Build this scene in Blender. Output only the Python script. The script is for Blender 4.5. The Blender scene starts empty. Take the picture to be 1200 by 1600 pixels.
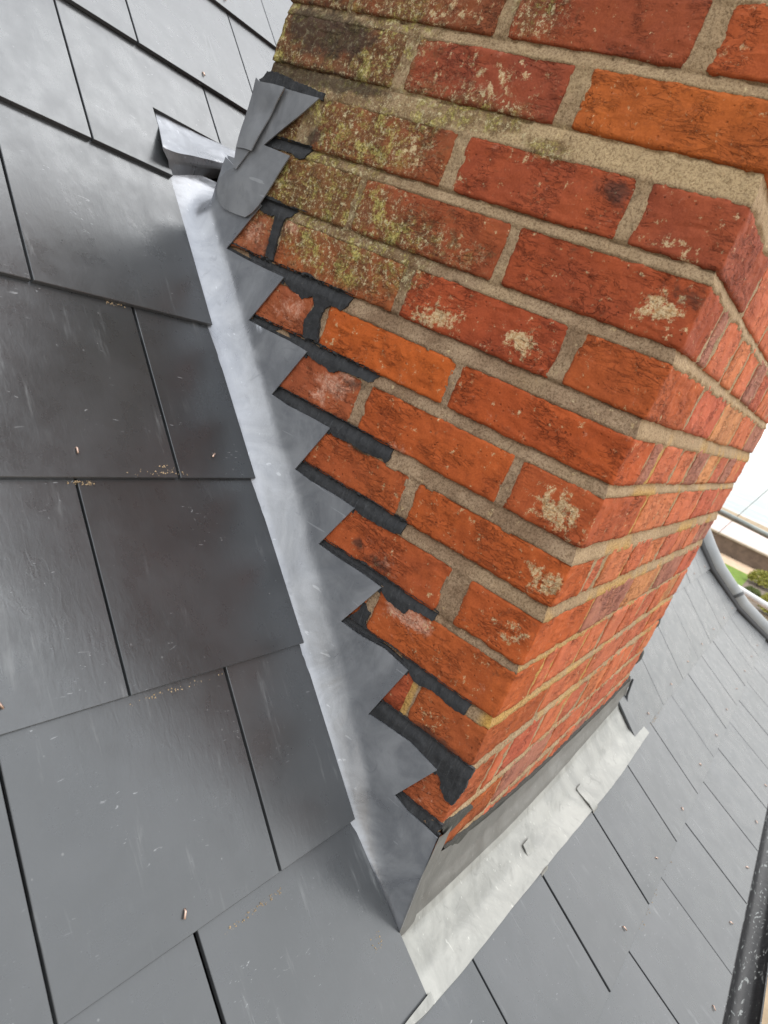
import bpy, bmesh, math, random
from mathutils import Vector, Matrix, noise
from mathutils.geometry import delaunay_2d_cdt

# ------------------------------------------------------------------ camera, light, exposure
scene = bpy.context.scene
COL = scene.collection
MM = 0.001                                   # the tables below are in millimetres

cam_data = bpy.data.cameras.new("camera")
cam = bpy.data.objects.new("camera", cam_data)
COL.objects.link(cam)
cam_data.sensor_fit = 'HORIZONTAL'
cam_data.sensor_width = 36.0
cam_data.lens = 36.0 * 1108.0 / 1200.0
cam_data.clip_start = 0.02
cam_data.clip_end = 6000.0
RX = Vector((0.5366341, -0.7608574, 0.3648560))       # picture right
RY = Vector((-0.0373975, -0.4534089, -0.8905177))     # picture down
RZ = Vector((0.8429859, 0.4642375, -0.2717688))       # view direction
CAMPOS = Vector((-0.757675, -0.176631, -0.140195))
cam.matrix_world = Matrix(((RX.x, -RY.x, -RZ.x, CAMPOS.x), (RX.y, -RY.y, -RZ.y, CAMPOS.y),
                           (RX.z, -RY.z, -RZ.z, CAMPOS.z), (0, 0, 0, 1)))
cam_data.dof.use_dof = True
cam_data.dof.focus_distance = 0.95
cam_data.dof.aperture_fstop = 13.0
scene.camera = cam

SUN_EL, SUN_AZ = math.radians(58), math.radians(-18)   # azimuth measured from +X towards +Y
world = bpy.data.worlds.new("World")
scene.world = world
world.use_nodes = True
wn, wl = world.node_tree.nodes, world.node_tree.links
wn.clear()
wout = wn.new('ShaderNodeOutputWorld'); wbg = wn.new('ShaderNodeBackground')
sky = wn.new('ShaderNodeTexSky')
sky.sky_type = 'NISHITA'; sky.sun_disc = False
sky.sun_elevation = SUN_EL; sky.sun_rotation = math.radians(90) - SUN_AZ
sky.air_density = 1.0; sky.dust_density = 3.0; sky.ozone_density = 1.0
# cloud deck: overcast luminance rising smoothly from the horizon to the zenith
wtc = wn.new('ShaderNodeTexCoord'); wsep = wn.new('ShaderNodeSeparateXYZ')
wl.new(wtc.outputs['Generated'], wsep.inputs[0])
wr = wn.new('ShaderNodeMapRange'); wr.inputs[1].default_value = 0.0; wr.inputs[2].default_value = 1.0
wr.inputs[3].default_value = 1.6; wr.inputs[4].default_value = 2.5
wl.new(wsep.outputs['Z'], wr.inputs[0])
wns = wn.new('ShaderNodeTexNoise'); wns.inputs['Scale'].default_value = 1.6; wns.inputs['Detail'].default_value = 4
wl.new(wtc.outputs['Generated'], wns.inputs['Vector'])
wnr = wn.new('ShaderNodeMapRange'); wnr.inputs[1].default_value = 0.3; wnr.inputs[2].default_value = 0.7
wnr.inputs[3].default_value = 0.8; wnr.inputs[4].default_value = 1.2
wl.new(wns.outputs['Fac'], wnr.inputs[0])
wm = wn.new('ShaderNodeMath'); wm.operation = 'MULTIPLY'
wl.new(wr.outputs[0], wm.inputs[0]); wl.new(wnr.outputs[0], wm.inputs[1])
wv = wn.new('ShaderNodeVectorMath'); wv.operation = 'SCALE'; wcm = wn.new('ShaderNodeMix'); wcm.data_type = 'RGBA'
wl.new(wsep.outputs['Z'], wcm.inputs[0]); wcm.inputs[6].default_value = (7.75, 7.6, 7.2, 1); wcm.inputs[7].default_value = (7.2, 7.45, 7.9, 1)
wl.new(wcm.outputs[2], wv.inputs[0])
wl.new(wm.outputs[0], wv.inputs['Scale'])
wmix = wn.new('ShaderNodeMix'); wmix.data_type = 'RGBA'; wmix.inputs[0].default_value = 0.85
wl.new(sky.outputs[0], wmix.inputs[6]); wl.new(wv.outputs[0], wmix.inputs[7])
wl.new(wmix.outputs[2], wbg.inputs[0]); wbg.inputs[1].default_value = 0.13
wl.new(wbg.outputs[0], wout.inputs[0])

sun_data = bpy.data.lights.new("sun", 'SUN')
sun_data.energy = 1.6; sun_data.angle = math.radians(44); sun_data.color = (1.0, 0.985, 0.96)
sun = bpy.data.objects.new("sun", sun_data)
COL.objects.link(sun)
sun_dir = Vector((math.cos(SUN_EL) * math.cos(SUN_AZ), math.cos(SUN_EL) * math.sin(SUN_AZ), math.sin(SUN_EL)))
sun.rotation_euler = sun_dir.to_track_quat('Z', 'Y').to_euler()
sun.location = (0, 0, 4)

scene.view_settings.view_transform = 'Standard'
scene.view_settings.look = 'None'
scene.view_settings.exposure = 0.08
scene.view_settings.gamma = 1.0
scene.view_settings.use_curve_mapping = False
scene.render.engine = 'CYCLES'

# ------------------------------------------------------------------ measured tables (mm; x into the hill side, y up the slope, z up)
SEAL = [[[674.3, 68.7], [670.3, 75.4], [654.6, 76.7], [632.9, 74.5], [620.8, 72.7], [606.3, 70.3], [585.9, 68.9], [571.9, 66.8], [555.6, 65.9],
  [556.6, 57.0], [566.8, 58.2], [596.4, 58.7], [626.1, 59.9], [651.5, 60.2], [677.4, 60.2], [681.1, 63.0]],
 [[635.2, -14.9], [630.7, -9.3], [623.1, -5.4], [606.7, -3.3], [589.3, -3.9], [579.1, -6.4], [566.2, -5.2], [551.6, -6.0], [547.4, -12.6],
  [555.4, -16.6], [564.1, -19.3], [572.5, -18.0], [579.4, -15.2], [597.8, -14.9], [613.5, -15.9], [627.0, -17.2]],
 [[608.6, -76.4], [593.6, -76.1], [580.8, -76.1], [562.7, -78.9], [550.4, -78.7], [532.8, -81.3], [519.6, -83.6], [521.1, -89.0], [531.0, -89.4],
  [538.9, -90.0], [546.2, -92.0], [553.3, -94.5], [556.8, -100.5], [557.5, -108.0], [556.9, -118.1], [555.8, -129.5], [554.6, -141.1],
  [552.8, -153.2], [560.1, -152.4], [568.0, -151.6], [569.7, -136.4], [570.8, -124.8], [573.2, -110.7], [573.0, -97.4], [582.8, -99.3],
  [593.6, -99.1], [605.8, -96.3], [615.6, -94.3]],
 [[648.0, -162.8], [639.4, -151.1], [612.5, -152.7], [587.8, -153.9], [568.9, -152.1], [545.1, -153.2], [520.4, -154.8], [498.4, -154.3],
  [484.6, -150.2], [471.6, -154.9], [460.8, -157.6], [443.8, -156.6], [425.0, -155.0], [400.6, -159.1], [403.6, -166.9], [404.8, -169.0],
  [413.7, -178.8], [422.8, -176.6], [430.4, -177.4], [435.4, -181.6], [438.4, -185.2], [440.6, -193.0], [440.7, -200.1], [435.3, -214.1],
  [430.2, -227.4], [444.2, -228.0], [457.8, -230.1], [461.1, -220.4], [464.8, -210.0], [460.8, -198.0], [456.1, -187.6], [464.7, -174.6],
  [471.6, -180.3], [481.4, -185.2], [494.6, -180.6], [506.5, -179.0], [517.8, -173.6], [525.5, -167.9], [541.1, -170.0], [561.5, -168.0],
  [585.3, -167.8], [609.3, -165.6], [636.3, -166.9]],
 [[563.0, -241.6], [556.0, -233.6], [525.2, -231.5], [493.1, -231.6], [458.5, -228.5], [429.8, -228.2], [402.8, -230.8], [381.3, -232.6],
  [361.0, -232.8], [344.0, -231.6], [330.7, -230.0], [321.1, -236.6], [326.6, -243.0], [332.6, -246.2], [343.9, -245.4], [354.7, -246.1],
  [366.8, -246.4], [382.7, -248.9], [389.0, -254.9], [395.3, -256.4], [406.4, -252.6], [419.6, -252.2], [431.3, -250.3], [444.2, -246.0],
  [468.5, -243.9], [494.1, -242.9], [519.6, -243.5], [546.1, -243.4]],
 [[478.3, -320.5], [470.4, -312.6], [449.2, -311.6], [418.3, -311.2], [388.7, -310.1], [365.1, -310.2], [342.0, -310.4], [319.2, -311.3],
  [301.6, -313.4], [287.6, -313.4], [264.8, -316.4], [261.7, -322.9], [265.5, -328.2], [271.8, -324.0], [281.2, -326.5], [289.4, -327.6],
  [301.9, -328.8], [311.4, -327.6], [325.3, -326.6], [338.3, -327.8], [347.9, -329.3], [357.7, -328.1], [364.9, -323.0], [382.1, -323.9],
  [400.4, -323.3], [424.5, -324.1], [449.6, -324.1], [469.5, -322.7]],
 [[396.2, -397.5], [391.3, -389.4], [375.2, -389.6], [362.7, -390.3], [338.8, -390.3], [315.8, -389.6], [288.3, -390.0], [267.5, -391.7],
  [247.8, -391.8], [226.9, -391.0], [208.6, -387.9], [204.5, -392.0], [205.7, -398.1], [217.5, -401.7], [231.8, -402.8], [244.6, -403.0],
  [255.5, -403.1], [263.9, -403.7], [276.1, -401.6], [284.2, -401.0], [294.9, -399.9], [304.1, -399.8], [322.3, -400.3], [340.9, -400.9],
  [363.9, -400.5], [390.9, -400.8]],
 [[315.9, -471.3], [309.9, -461.2], [290.9, -461.7], [269.6, -462.6], [250.9, -459.0], [238.9, -456.1], [229.2, -460.2], [217.9, -463.3],
  [206.1, -463.1], [190.1, -463.2], [177.6, -458.8], [162.1, -460.8], [138.6, -463.4], [117.8, -465.5], [119.5, -472.1], [133.0, -473.0],
  [143.6, -473.9], [154.8, -476.0], [158.4, -485.7], [170.4, -484.5], [184.6, -483.6], [192.4, -480.6], [197.8, -478.2], [203.2, -473.7],
  [210.9, -473.4], [231.0, -472.6], [253.7, -472.1], [280.6, -473.5], [310.8, -474.5]],
 [[238.8, -546.8], [228.9, -533.7], [221.3, -521.2], [218.9, -511.9], [216.3, -503.5], [208.9, -509.7], [201.6, -511.1], [202.5, -518.5],
  [203.7, -525.1], [198.4, -531.6], [186.4, -533.8], [172.0, -534.4], [156.5, -533.2], [142.2, -534.5], [127.2, -533.4], [115.1, -533.0],
  [97.3, -536.4], [81.6, -536.1], [64.0, -536.3], [45.7, -536.7], [32.2, -541.2], [33.7, -551.6], [41.0, -552.1], [45.9, -553.8], [57.9, -552.8],
  [68.6, -550.8], [78.7, -550.3], [90.0, -551.5], [100.5, -554.8], [109.0, -553.9], [114.6, -550.9], [123.5, -547.3], [144.6, -544.8],
  [164.8, -542.5], [188.8, -547.1], [211.5, -548.7], [227.6, -550.8]],
 [[148.6, -633.5], [146.1, -613.3], [131.9, -611.3], [115.5, -609.6], [98.8, -609.5], [83.8, -610.4], [65.5, -610.6], [48.5, -612.6], [28.7, -613.1],
  [13.4, -612.9], [3.8, -611.2], [-5.1, -613.9], [-6.1, -627.7], [-5.5, -640.0], [-3.5, -651.5], [-1.4, -661.2], [3.8, -660.5], [8.3, -661.2],
  [13.8, -655.7], [21.5, -652.0], [22.9, -645.1], [26.8, -641.2], [34.5, -637.4], [44.9, -634.5], [55.7, -632.9], [70.2, -630.1], [85.1, -629.3],
  [104.7, -627.8], [122.5, -630.8], [139.9, -633.3]],
 [[69.9, -704.6], [67.6, -702.7], [48.6, -700.6], [30.1, -698.6], [14.3, -697.7], [1.0, -696.5], [-2.2, -703.0], [0.9, -710.9], [9.0, -710.7],
  [21.2, -710.7], [34.2, -711.4], [51.8, -711.5], [65.9, -710.7]]]
SEALR = [[[4.9, -700.4], [17.1, -696.5], [36.0, -700.1], [60.5, -700.9], [95.2, -707.3], [110.1, -719.2], [92.1, -719.1], [78.1, -720.8], [57.7, -725.4],
  [41.3, -727.4], [25.2, -722.9]],
 [[63.8, -765.2], [137.2, -776.0], [232.7, -787.9], [339.9, -799.2], [472.9, -809.3], [583.4, -812.4], [700.9, -809.0], [823.9, -813.2],
  [935.6, -810.4], [1052.3, -798.7], [1123.8, -787.6], [1208.9, -836.7], [1205.5, -865.3], [1084.9, -878.7], [943.0, -873.4], [797.7, -860.7],
  [664.8, -853.4], [538.7, -843.9], [405.6, -833.0], [277.6, -815.8], [168.5, -799.1], [81.8, -784.6]]]
STEP = [[642.6, 50.8], [604.1, 86.5], [560.7, 128.1], [520.9, 167.4], [558.1, 56.9], [521.7, 91.9], [477.1, 136.6], [440.5, 171.0], [474.0, 62.6],
 [439.5, 94.2], [397.0, 137.7], [361.3, 173.0], [392.4, 67.8], [360.4, 96.8], [319.4, 138.8], [281.1, 175.6], [312.7, 74.2], [280.1, 105.1],
 [237.4, 148.7], [200.7, 183.8], [236.0, 75.9], [203.9, 107.3], [162.6, 153.6], [121.2, 189.5], [146.5, 79.3], [120.5, 107.9], [79.6, 151.1],
 [33.5, 189.1], [68.3, 86.9], [44.4, 104.6], [17.7, 131.1], [-4.1, 151.2]]
COVER = [[620.2, 58.2], [591.9, 57.3], [556.5, 57.0], [579.9, 32.0], [605.0, 7.5], [627.9, -16.5], [601.9, -17.8], [575.0, -19.7], [588.0, -55.5],
 [602.6, -92.9], [610.3, -104.6], [620.7, -113.5], [636.7, -114.0], [653.3, -113.8], [664.7, -113.0], [674.5, -110.0], [683.0, -103.9],
 [690.1, -94.7], [693.3, -84.6], [691.1, -74.1], [683.2, -64.2], [671.3, -57.1], [666.5, -49.9], [660.0, -40.5], [651.2, -30.8], [637.1, 8.8],
 [628.1, 35.5]]
LAP = [[672.9, 60.9], [664.8, 57.2], [637.5, 58.4], [616.3, 57.9], [623.8, 34.6], [631.3, 7.4], [641.2, -29.4], [657.1, -29.3], [672.5, -30.7],
 [672.8, -4.0], [672.3, 23.3]]
TONGUE = [[674.7, -30.4], [659.3, -29.0], [647.4, -29.0], [654.3, -42.7], [662.2, -57.5], [669.4, -56.5], [672.0, -42.1]]
OUT = {'bot': [[-29.6, 770.9, -92.2], [1.7, 778.6, -84.5], [46.3, 791.6, -71.5], [90.7, 805.1, -56.6], [120.7, 817.7, -38.3]],
 'mid': [[-32.5, 821.0, -37.9], [43.4, 832.2, -26.6], [141.4, 841.2, -14.8]],
 'ridge': [[-56.0, 766.6, -66.8], [-20.1, 769.3, -62.6], [29.0, 779.5, -53.9], [68.2, 789.0, -47.2], [119.5, 813.2, -31.5]],
 'top': [[-18.3, 869.7, -6.1], [60.3, 870.1, -5.7], [168.0, 867.7, -8.1]]}
PROF = {-11: [2560.4, 1704.4],
 -10: [2396.4, 1540.4],
 -9: [2232.3, 1376.3],
 -8: [2068.3, 1212.3],
 -7: [1904.2, 1048.2],
 -6: [1740.2, 884.2],
 -5: [1576.1, 720.1],
 -4: [1412.1, 556.1],
 -3: [1248.0, 392.0],
 -2: [1084.0, 228.0],
 -1: [919.9, 63.9],
 0: [759.4, -96.6],
 1: [591.1, -264.9],
 2: [429.2, -426.8],
 3: [264.5, -591.5],
 4: [97.9, -758.1],
 5: [-91.3, -916.9],
 6: [-277.3, -1024.3],
 7: [-473.9, -1115.9]}
APRON_LOW = [[-59.7, -77.0, -902.9], [-37.9, -88.8, -909.7], [29.3, -87.9, -909.1], [121.0, -86.3, -908.3], [253.3, -87.2, -908.7], [413.0, -89.8, -910.3],
 [595.2, -95.6, -913.6], [834.2, -105.0, -919.0], [1189.0, -92.8, -912.0]]
APRON_FOLD = [[17.2, -9.0, -879.6], [42.7, -9.0, -873.7], [136.8, -9.0, -893.5], [395.8, -9.0, -972.5], [555.5, -9.0, -977.8], [790.4, -9.0, -999.9],
 [1094.5, -9.0, -999.9], [1299.6, -9.0, -995.8], [1335.1, -9.0, -966.9]]
WRAP = [[-5.9, -703.6], [12.5, -705.5], [26.8, -703.8], [37.3, -732.9], [44.6, -758.8], [56.8, -822.4], [77.6, -902.6], [27.6, -887.9], [1.3, -790.0]]
CLIPX = [389, 677]
VERGE = [[3043.9, 172.0, -684.0], [3086.5, 88.4, -766.1], [3291.7, -92.4, -917.6], [3420.1, -205.4, -982.8]]
TUBE1 = [[5000.0, 360.0, -655.2], [5000.0, 11.9, -668.7]]
TUBE2 = [[4300.0, 0.3, -985.2], [4300.0, -214.0, -1005.8]]
WIRE = [[7000.0, 477.3, -1036.0], [7000.0, 278.3, -455.1]]
STAINS = [[561, -61, 42, 34, 0, 1], [501, -72, 50, 34, 0, 1.1], [505, 33, 50, 38, 0, 1.1], [423, 38, 50, 34, 0, 0.9], [482, -113, 46, 34, 0, 1.1],
 [441, -56, 46, 34, 0, 1], [400, -119, 50, 34, 0, 1], [353, -65, 59, 34, 0, 0.7], [664, 119, 25, 50, 0, 0.5], [486, 128, 38, 34, 0, 0.9],
 [477, 65, 67, 17, 0, 1], [419, 72, 50, 12, 0, 1.3], [344, 75, 59, 10, 0, 1.2], [543, 66, 25, 7, 0, 1.2], [393, -88, 34, 10, 0, 1.2],
 [220, 65, 34, 12, 0, 0.9], [316, 91, 76, 21, 0, 0.8], [299, 194, 38, 29, 0, 0.9], [329, -114, 25, 25, 0, 0.5], [267, -64, 50, 25, 0, 0.4],
 [465, 167, 50, 25, 0, 0.6], [413, 180, 59, 25, 1, 0.6], [295, -143, 38, 15, 1, 0.8], [259, -138, 34, 18, 1, 0.9], [160, -131, 27, 18, 1, 1.2],
 [33, -51, 30, 17, 1, 1.2], [53, -63, 8, 10, 1, 1], [39, -282, 35, 27, 1, 1.2], [23, -358, 32, 22, 1, 1], [26, -431, 27, 24, 1, 0.75],
 [331, 123, 92, 34, 1, 0.45], [389, 30, 34, 34, 1, 0.6], [330, 9, 21, 13, 1, 0.8], [176, -125, 8, 7, 1, 0.5], [242, 61, 34, 17, 1, 0.3],
 [52, 8, 34, 13, 1, 0.5], [385, -269, 29, 13, 3, 1], [364, -252, 17, 8, 3, 0.9], [397, -292, 21, 10, 3, 0.7], [314, -322, 29, 10, 3, 0.9],
 [258, -304, 25, 8, 3, 0.5], [151, -484, 29, 10, 3, 1.1], [171, -485, 21, 10, 3, 0.7], [603, -126, 20, 20, 3, 0.7], [542, -101, 22, 12, 3, 0.9],
 [185, -392, 17, 7, 1, 0.9], [495, -200, 30, 20, 3, 0.6], [212, -443, 25, 17, 3, 0.4], [66, -577, 25, 17, 1, 0.35], [36, -669, 17, 17, 3, 0.3],
 [139, -489, 34, 12, 3, 0.5], [589, 137, 46, 29, 2, 1.1], [640, 146, 25, 25, 2, 0.7], [533, 136, 34, 21, 2, 0.8], [597, 80, 59, 12, 2, 1.1],
 [507, 83, 50, 10, 2, 0.9], [670, 77, 34, 17, 2, 1], [351, -255, 18, 8, 2, 0.7], [559, -104, 17, 25, 2, 0.6], [567, -142, 25, 10, 2, 0.7],
 [258, -440, 12, 8, 2, 0.9], [221, -448, 22, 12, 2, 0.7], [311, -328, 17, 12, 2, 0.6], [73, -603, 20, 8, 2, 0.8], [32, -606, 29, 8, 2, 0.9],
 [368, -280, 21, 12, 2, 0.4], [132, 42, 25, 13, 2, 0.8], [553, 12, 17, 17, 2, 0.9], [25, -640, 10, 10, 2, 0.7], [13, -32, 34, 12, 2, 0.5],
 [272, -319, 25, 8, 2, 0.4]]
Z0 = -856.0
GW, CD = 1110.0, 668.0                       # chimney width (x) and depth (y)
rng = random.Random(7)

# ------------------------------------------------------------------ helpers
def link(o, parent=None):
    COL.objects.link(o)
    if parent is not None:
        o.parent = parent
    return o

def tag(o, label=None, cat=None, group=None, kind=None):
    if label: o['label'] = label
    if cat: o['category'] = cat
    if group: o['group'] = group
    if kind: o['kind'] = kind
    return o

def empty(name, loc, label=None, cat=None, group=None):
    o = bpy.data.objects.new(name, None)
    o.empty_display_size = 0.05
    o.location = Vector(loc) * MM
    link(o)
    return tag(o, label, cat, group)

def mesh_obj(name, verts, faces, mat, parent=None, loc=(0, 0, 0), smooth=False, color=None, mats=None):
    """verts in mm in world axes; object origin at loc (mm, world)"""
    me = bpy.data.meshes.new(name)
    L = Vector(loc)
    me.from_pydata([((v[0] - L.x) * MM, (v[1] - L.y) * MM, (v[2] - L.z) * MM) for v in verts], [], faces)
    me.validate()
    if mat: me.materials.append(mat)
    if smooth:
        me.polygons.foreach_set('use_smooth', [True] * len(me.polygons))
    me.update()
    o = bpy.data.objects.new(name, me)
    if color: o.color = color
    pl = parent.location if parent is not None else Vector((0, 0, 0))
    o.location = L * MM - pl
    link(o, parent)
    return o

def sstep(a, b, x):
    t = max(0.0, min(1.0, (x - a) / (b - a)))
    return t * t * (3 - 2 * t)

def lerp_tab(tab, x):
    if x <= tab[0][0]: return tab[0][1]
    for (a, va), (b, vb) in zip(tab, tab[1:]):
        if x <= b: return va + (vb - va) * (x - a) / (b - a)
    return tab[-1][1]

def n3(x, y, z, s=1.0):
    return noise.noise(Vector((x * s, y * s, z * s)))

def inside(p, poly):
    c = False; n = len(poly); j = n - 1
    for i in range(n):
        a, b = poly[i], poly[j]
        if (a[1] > p[1]) != (b[1] > p[1]) and p[0] < (b[0] - a[0]) * (p[1] - a[1]) / (b[1] - a[1]) + a[0]:
            c = not c
        j = i
    return c

def densify(poly, step, jit=0.0, r=None):
    out = []
    n = len(poly)
    for i in range(n):
        a, b = Vector(poly[i][:2]), Vector(poly[(i + 1) % n][:2])
        k = max(1, int((b - a).length / step))
        for j in range(k):
            p = a.lerp(b, j / k)
            if jit and j: p += Vector((r.uniform(-jit, jit), r.uniform(-jit, jit)))
            out.append((p.x, p.y))
    return out

def patch2d(poly, step, jit=0.0, seed=1):
    """quality triangulation of a 2D polygon with inner points"""
    r = random.Random(seed)
    bd = densify(poly, step, jit, r)
    xs = [p[0] for p in bd]; ys = [p[1] for p in bd]
    pts = [Vector(p) for p in bd]; n = len(bd)
    y = min(ys) + step * .5; row = 0
    while y < max(ys):
        x = min(xs) + step * (.25 + .5 * (row % 2))
        while x < max(xs):
            q = (x + r.uniform(-.15, .15) * step, y + r.uniform(-.15, .15) * step)
            if inside(q, bd):
                if min((q[0] - b[0]) ** 2 + (q[1] - b[1]) ** 2 for b in bd) > (step * .45) ** 2:
                    pts.append(Vector(q))
            x += step
        y += step; row += 1
    vs, es, fs, *_ = delaunay_2d_cdt(pts, [(i, (i + 1) % n) for i in range(n)], [list(range(n))], 1, 0.001)
    return [(v.x, v.y) for v in vs], [tuple(f) for f in fs]

def sheet(name, poly, step, fn, thick, mat, parent=None, jit=0.0, seed=1, loc=(0, 0, 0), flip=False, smooth=True, color=None):
    """a sheet of real thickness: 2D polygon -> fn(a,b,0) front, fn(a,b,thick) back"""
    v2, fs = patch2d(poly, step, jit, seed)
    n = len(v2)
    verts = [fn(a, b, 0.0) for a, b in v2] + [fn(a, b, thick) for a, b in v2]
    cnt = {}
    for f in fs:
        for i in range(len(f)):
            e = (f[i], f[(i + 1) % len(f)])
            cnt[tuple(sorted(e))] = cnt.get(tuple(sorted(e)), []) + [e]
    faces = [f for f in fs] + [tuple(i + n for i in reversed(f)) for f in fs]
    for k, e in cnt.items():
        if len(e) == 1:
            a, b = e[0]
            faces.append((b, a, a + n, b + n))
    if flip: faces = [tuple(reversed(f)) for f in faces]
    o = mesh_obj(name, verts, faces, mat, parent, loc, smooth, color)
    if smooth:
        o.data.set_sharp_from_angle(angle=math.radians(50))
    return o

# ------------------------------------------------------------------ materials
def new_mat(name):
    m = bpy.data.materials.new(name); m.use_nodes = True
    nt = m.node_tree; nt.nodes.clear()
    out = nt.nodes.new('ShaderNodeOutputMaterial'); b = nt.nodes.new('ShaderNodeBsdfPrincipled')
    nt.links.new(b.outputs[0], out.inputs[0])
    return m, nt, b

class NB:
    def __init__(s, nt): s.nt = nt
    def N(s, t, **kw):
        n = s.nt.nodes.new(t)
        for k, v in kw.items(): setattr(n, k, v)
        return n
    def L(s, a, b): s.nt.links.new(a, b)
    def coord(s, scale=(1, 1, 1), which='Object', rnd=True, rot=(0, 0, 0)):
        tc = s.N('ShaderNodeTexCoord'); mp = s.N('ShaderNodeMapping')
        mp.inputs['Scale'].default_value = scale; mp.inputs['Rotation'].default_value = rot
        s.L(tc.outputs[which], mp.inputs[0])
        if rnd:
            oi = s.N('ShaderNodeObjectInfo'); mu = s.N('ShaderNodeMath', operation='MULTIPLY')
            mu.inputs[1].default_value = 37.0; s.L(oi.outputs['Random'], mu.inputs[0])
            s.L(mu.outputs[0], mp.inputs['Location'])
        return mp.outputs[0]
    def noise(s, vec, scale, detail=4, rough=.55, dist=0.0, typ=None):
        n = s.N('ShaderNodeTexNoise')
        if typ:
            n.noise_type = typ
        n.inputs['Scale'].default_value = scale; n.inputs['Detail'].default_value = detail
        n.inputs['Roughness'].default_value = rough; n.inputs['Distortion'].default_value = dist
        s.L(vec, n.inputs['Vector']); return n.outputs[0]
    def ramp(s, fac, a, b, lo=0.0, hi=1.0, clamp=True):
        n = s.N('ShaderNodeMapRange'); n.clamp = clamp; n.interpolation_type = 'SMOOTHSTEP' if clamp else 'LINEAR'
        n.inputs[1].default_value = a; n.inputs[2].default_value = b; n.inputs[3].default_value = lo; n.inputs[4].default_value = hi
        s.L(fac, n.inputs[0]); return n.outputs[0]
    def math(s, op, a, b=None):
        n = s.N('ShaderNodeMath', operation=op)
        for i, v in enumerate((a, b)):
            if v is None: continue
            if isinstance(v, (int, float)): n.inputs[i].default_value = v
            else: s.L(v, n.inputs[i])
        return n.outputs[0]
    def mix(s, fac, a, b, blend='MIX'):
        n = s.N('ShaderNodeMix', data_type='RGBA', blend_type=blend)
        for i, v in ((0, fac), (6, a), (7, b)):
            if isinstance(v, (int, float)): n.inputs[i].default_value = v
            elif isinstance(v, tuple): n.inputs[i].default_value = (*v, 1) if len(v) == 3 else v
            else: s.L(v, n.inputs[i])
        return n.outputs[2]
    def bump(s, h, dist, strength=1.0, prev=None):
        n = s.N('ShaderNodeBump'); n.inputs['Distance'].default_value = dist; n.inputs['Strength'].default_value = strength
        s.L(h, n.inputs['Height'])
        if prev is not None: s.L(prev, n.inputs['Normal'])
        return n.outputs[0]

def stain_layers(k, base, vec, fine):
    """lichen, efflorescence and soot, where the mesh attribute says there is some"""
    at = k.N('ShaderNodeAttribute', attribute_name='stain'); sp = k.N('ShaderNodeSeparateColor')
    k.L(at.outputs['Color'], sp.inputs[0])
    blot = k.noise(vec, 55, 6, .72, .6); grain = k.noise(vec, 330, 3, .75)
    pink = k.math('MULTIPLY', k.ramp(k.math('ADD', at.outputs['Alpha'], k.ramp(k.noise(vec, 75, 6, .75, .4), .3, .7, -.6, .35, False)), .1, .7), .85)
    base = k.mix(pink, base, k.mix(k.ramp(grain, .4, .65), (.50, .21, .13), (.66, .40, .29)))
    lich = k.ramp(k.math('ADD', sp.outputs[0], k.ramp(blot, .3, .75, -.55, .45, False)), .15, .62)
    lcol = k.mix(k.ramp(grain, .45, .64), (.095, .046, .022), (.22, .14, .055))
    c = k.mix(k.math('MULTIPLY', lich, k.ramp(k.noise(vec, 28, 5, .7, .8), .35, .62, .2, .75)), base, lcol)
    yg = k.math('MULTIPLY', k.ramp(k.noise(vec, 34, 8, .82, .3), .49, .60), k.ramp(sp.outputs[0], .3, .9))
    c = k.mix(k.math('MULTIPLY', yg, .8), c, k.mix(k.ramp(grain, .4, .6), (.19, .165, .04), (.52, .46, .14)))
    speck = k.math('MULTIPLY', k.ramp(k.noise(vec, 150, 7, .85), .53, .61), k.ramp(sp.outputs[0], .1, .7))
    c = k.mix(k.math('MULTIPLY', speck, .85), c, (.60, .53, .32))
    whi = k.ramp(k.math('ADD', sp.outputs[1], k.ramp(k.noise(vec, 85, 7, .75, 0), .35, .65, -1.35, .38, False)), .05, .6)
    c = k.mix(k.math('MULTIPLY', whi, .8), c, k.mix(k.ramp(grain, .38, .6), (.42, .27, .12), (.68, .56, .34)))
    soot = k.ramp(k.math('ADD', sp.outputs[2], k.ramp(blot, .3, .7, -.4, .35, False)), .1, .75)
    c = k.mix(k.math('MULTIPLY', soot, .72), c, (.035, .027, .022))
    return c, k.math('ADD', lich, whi)

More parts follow.
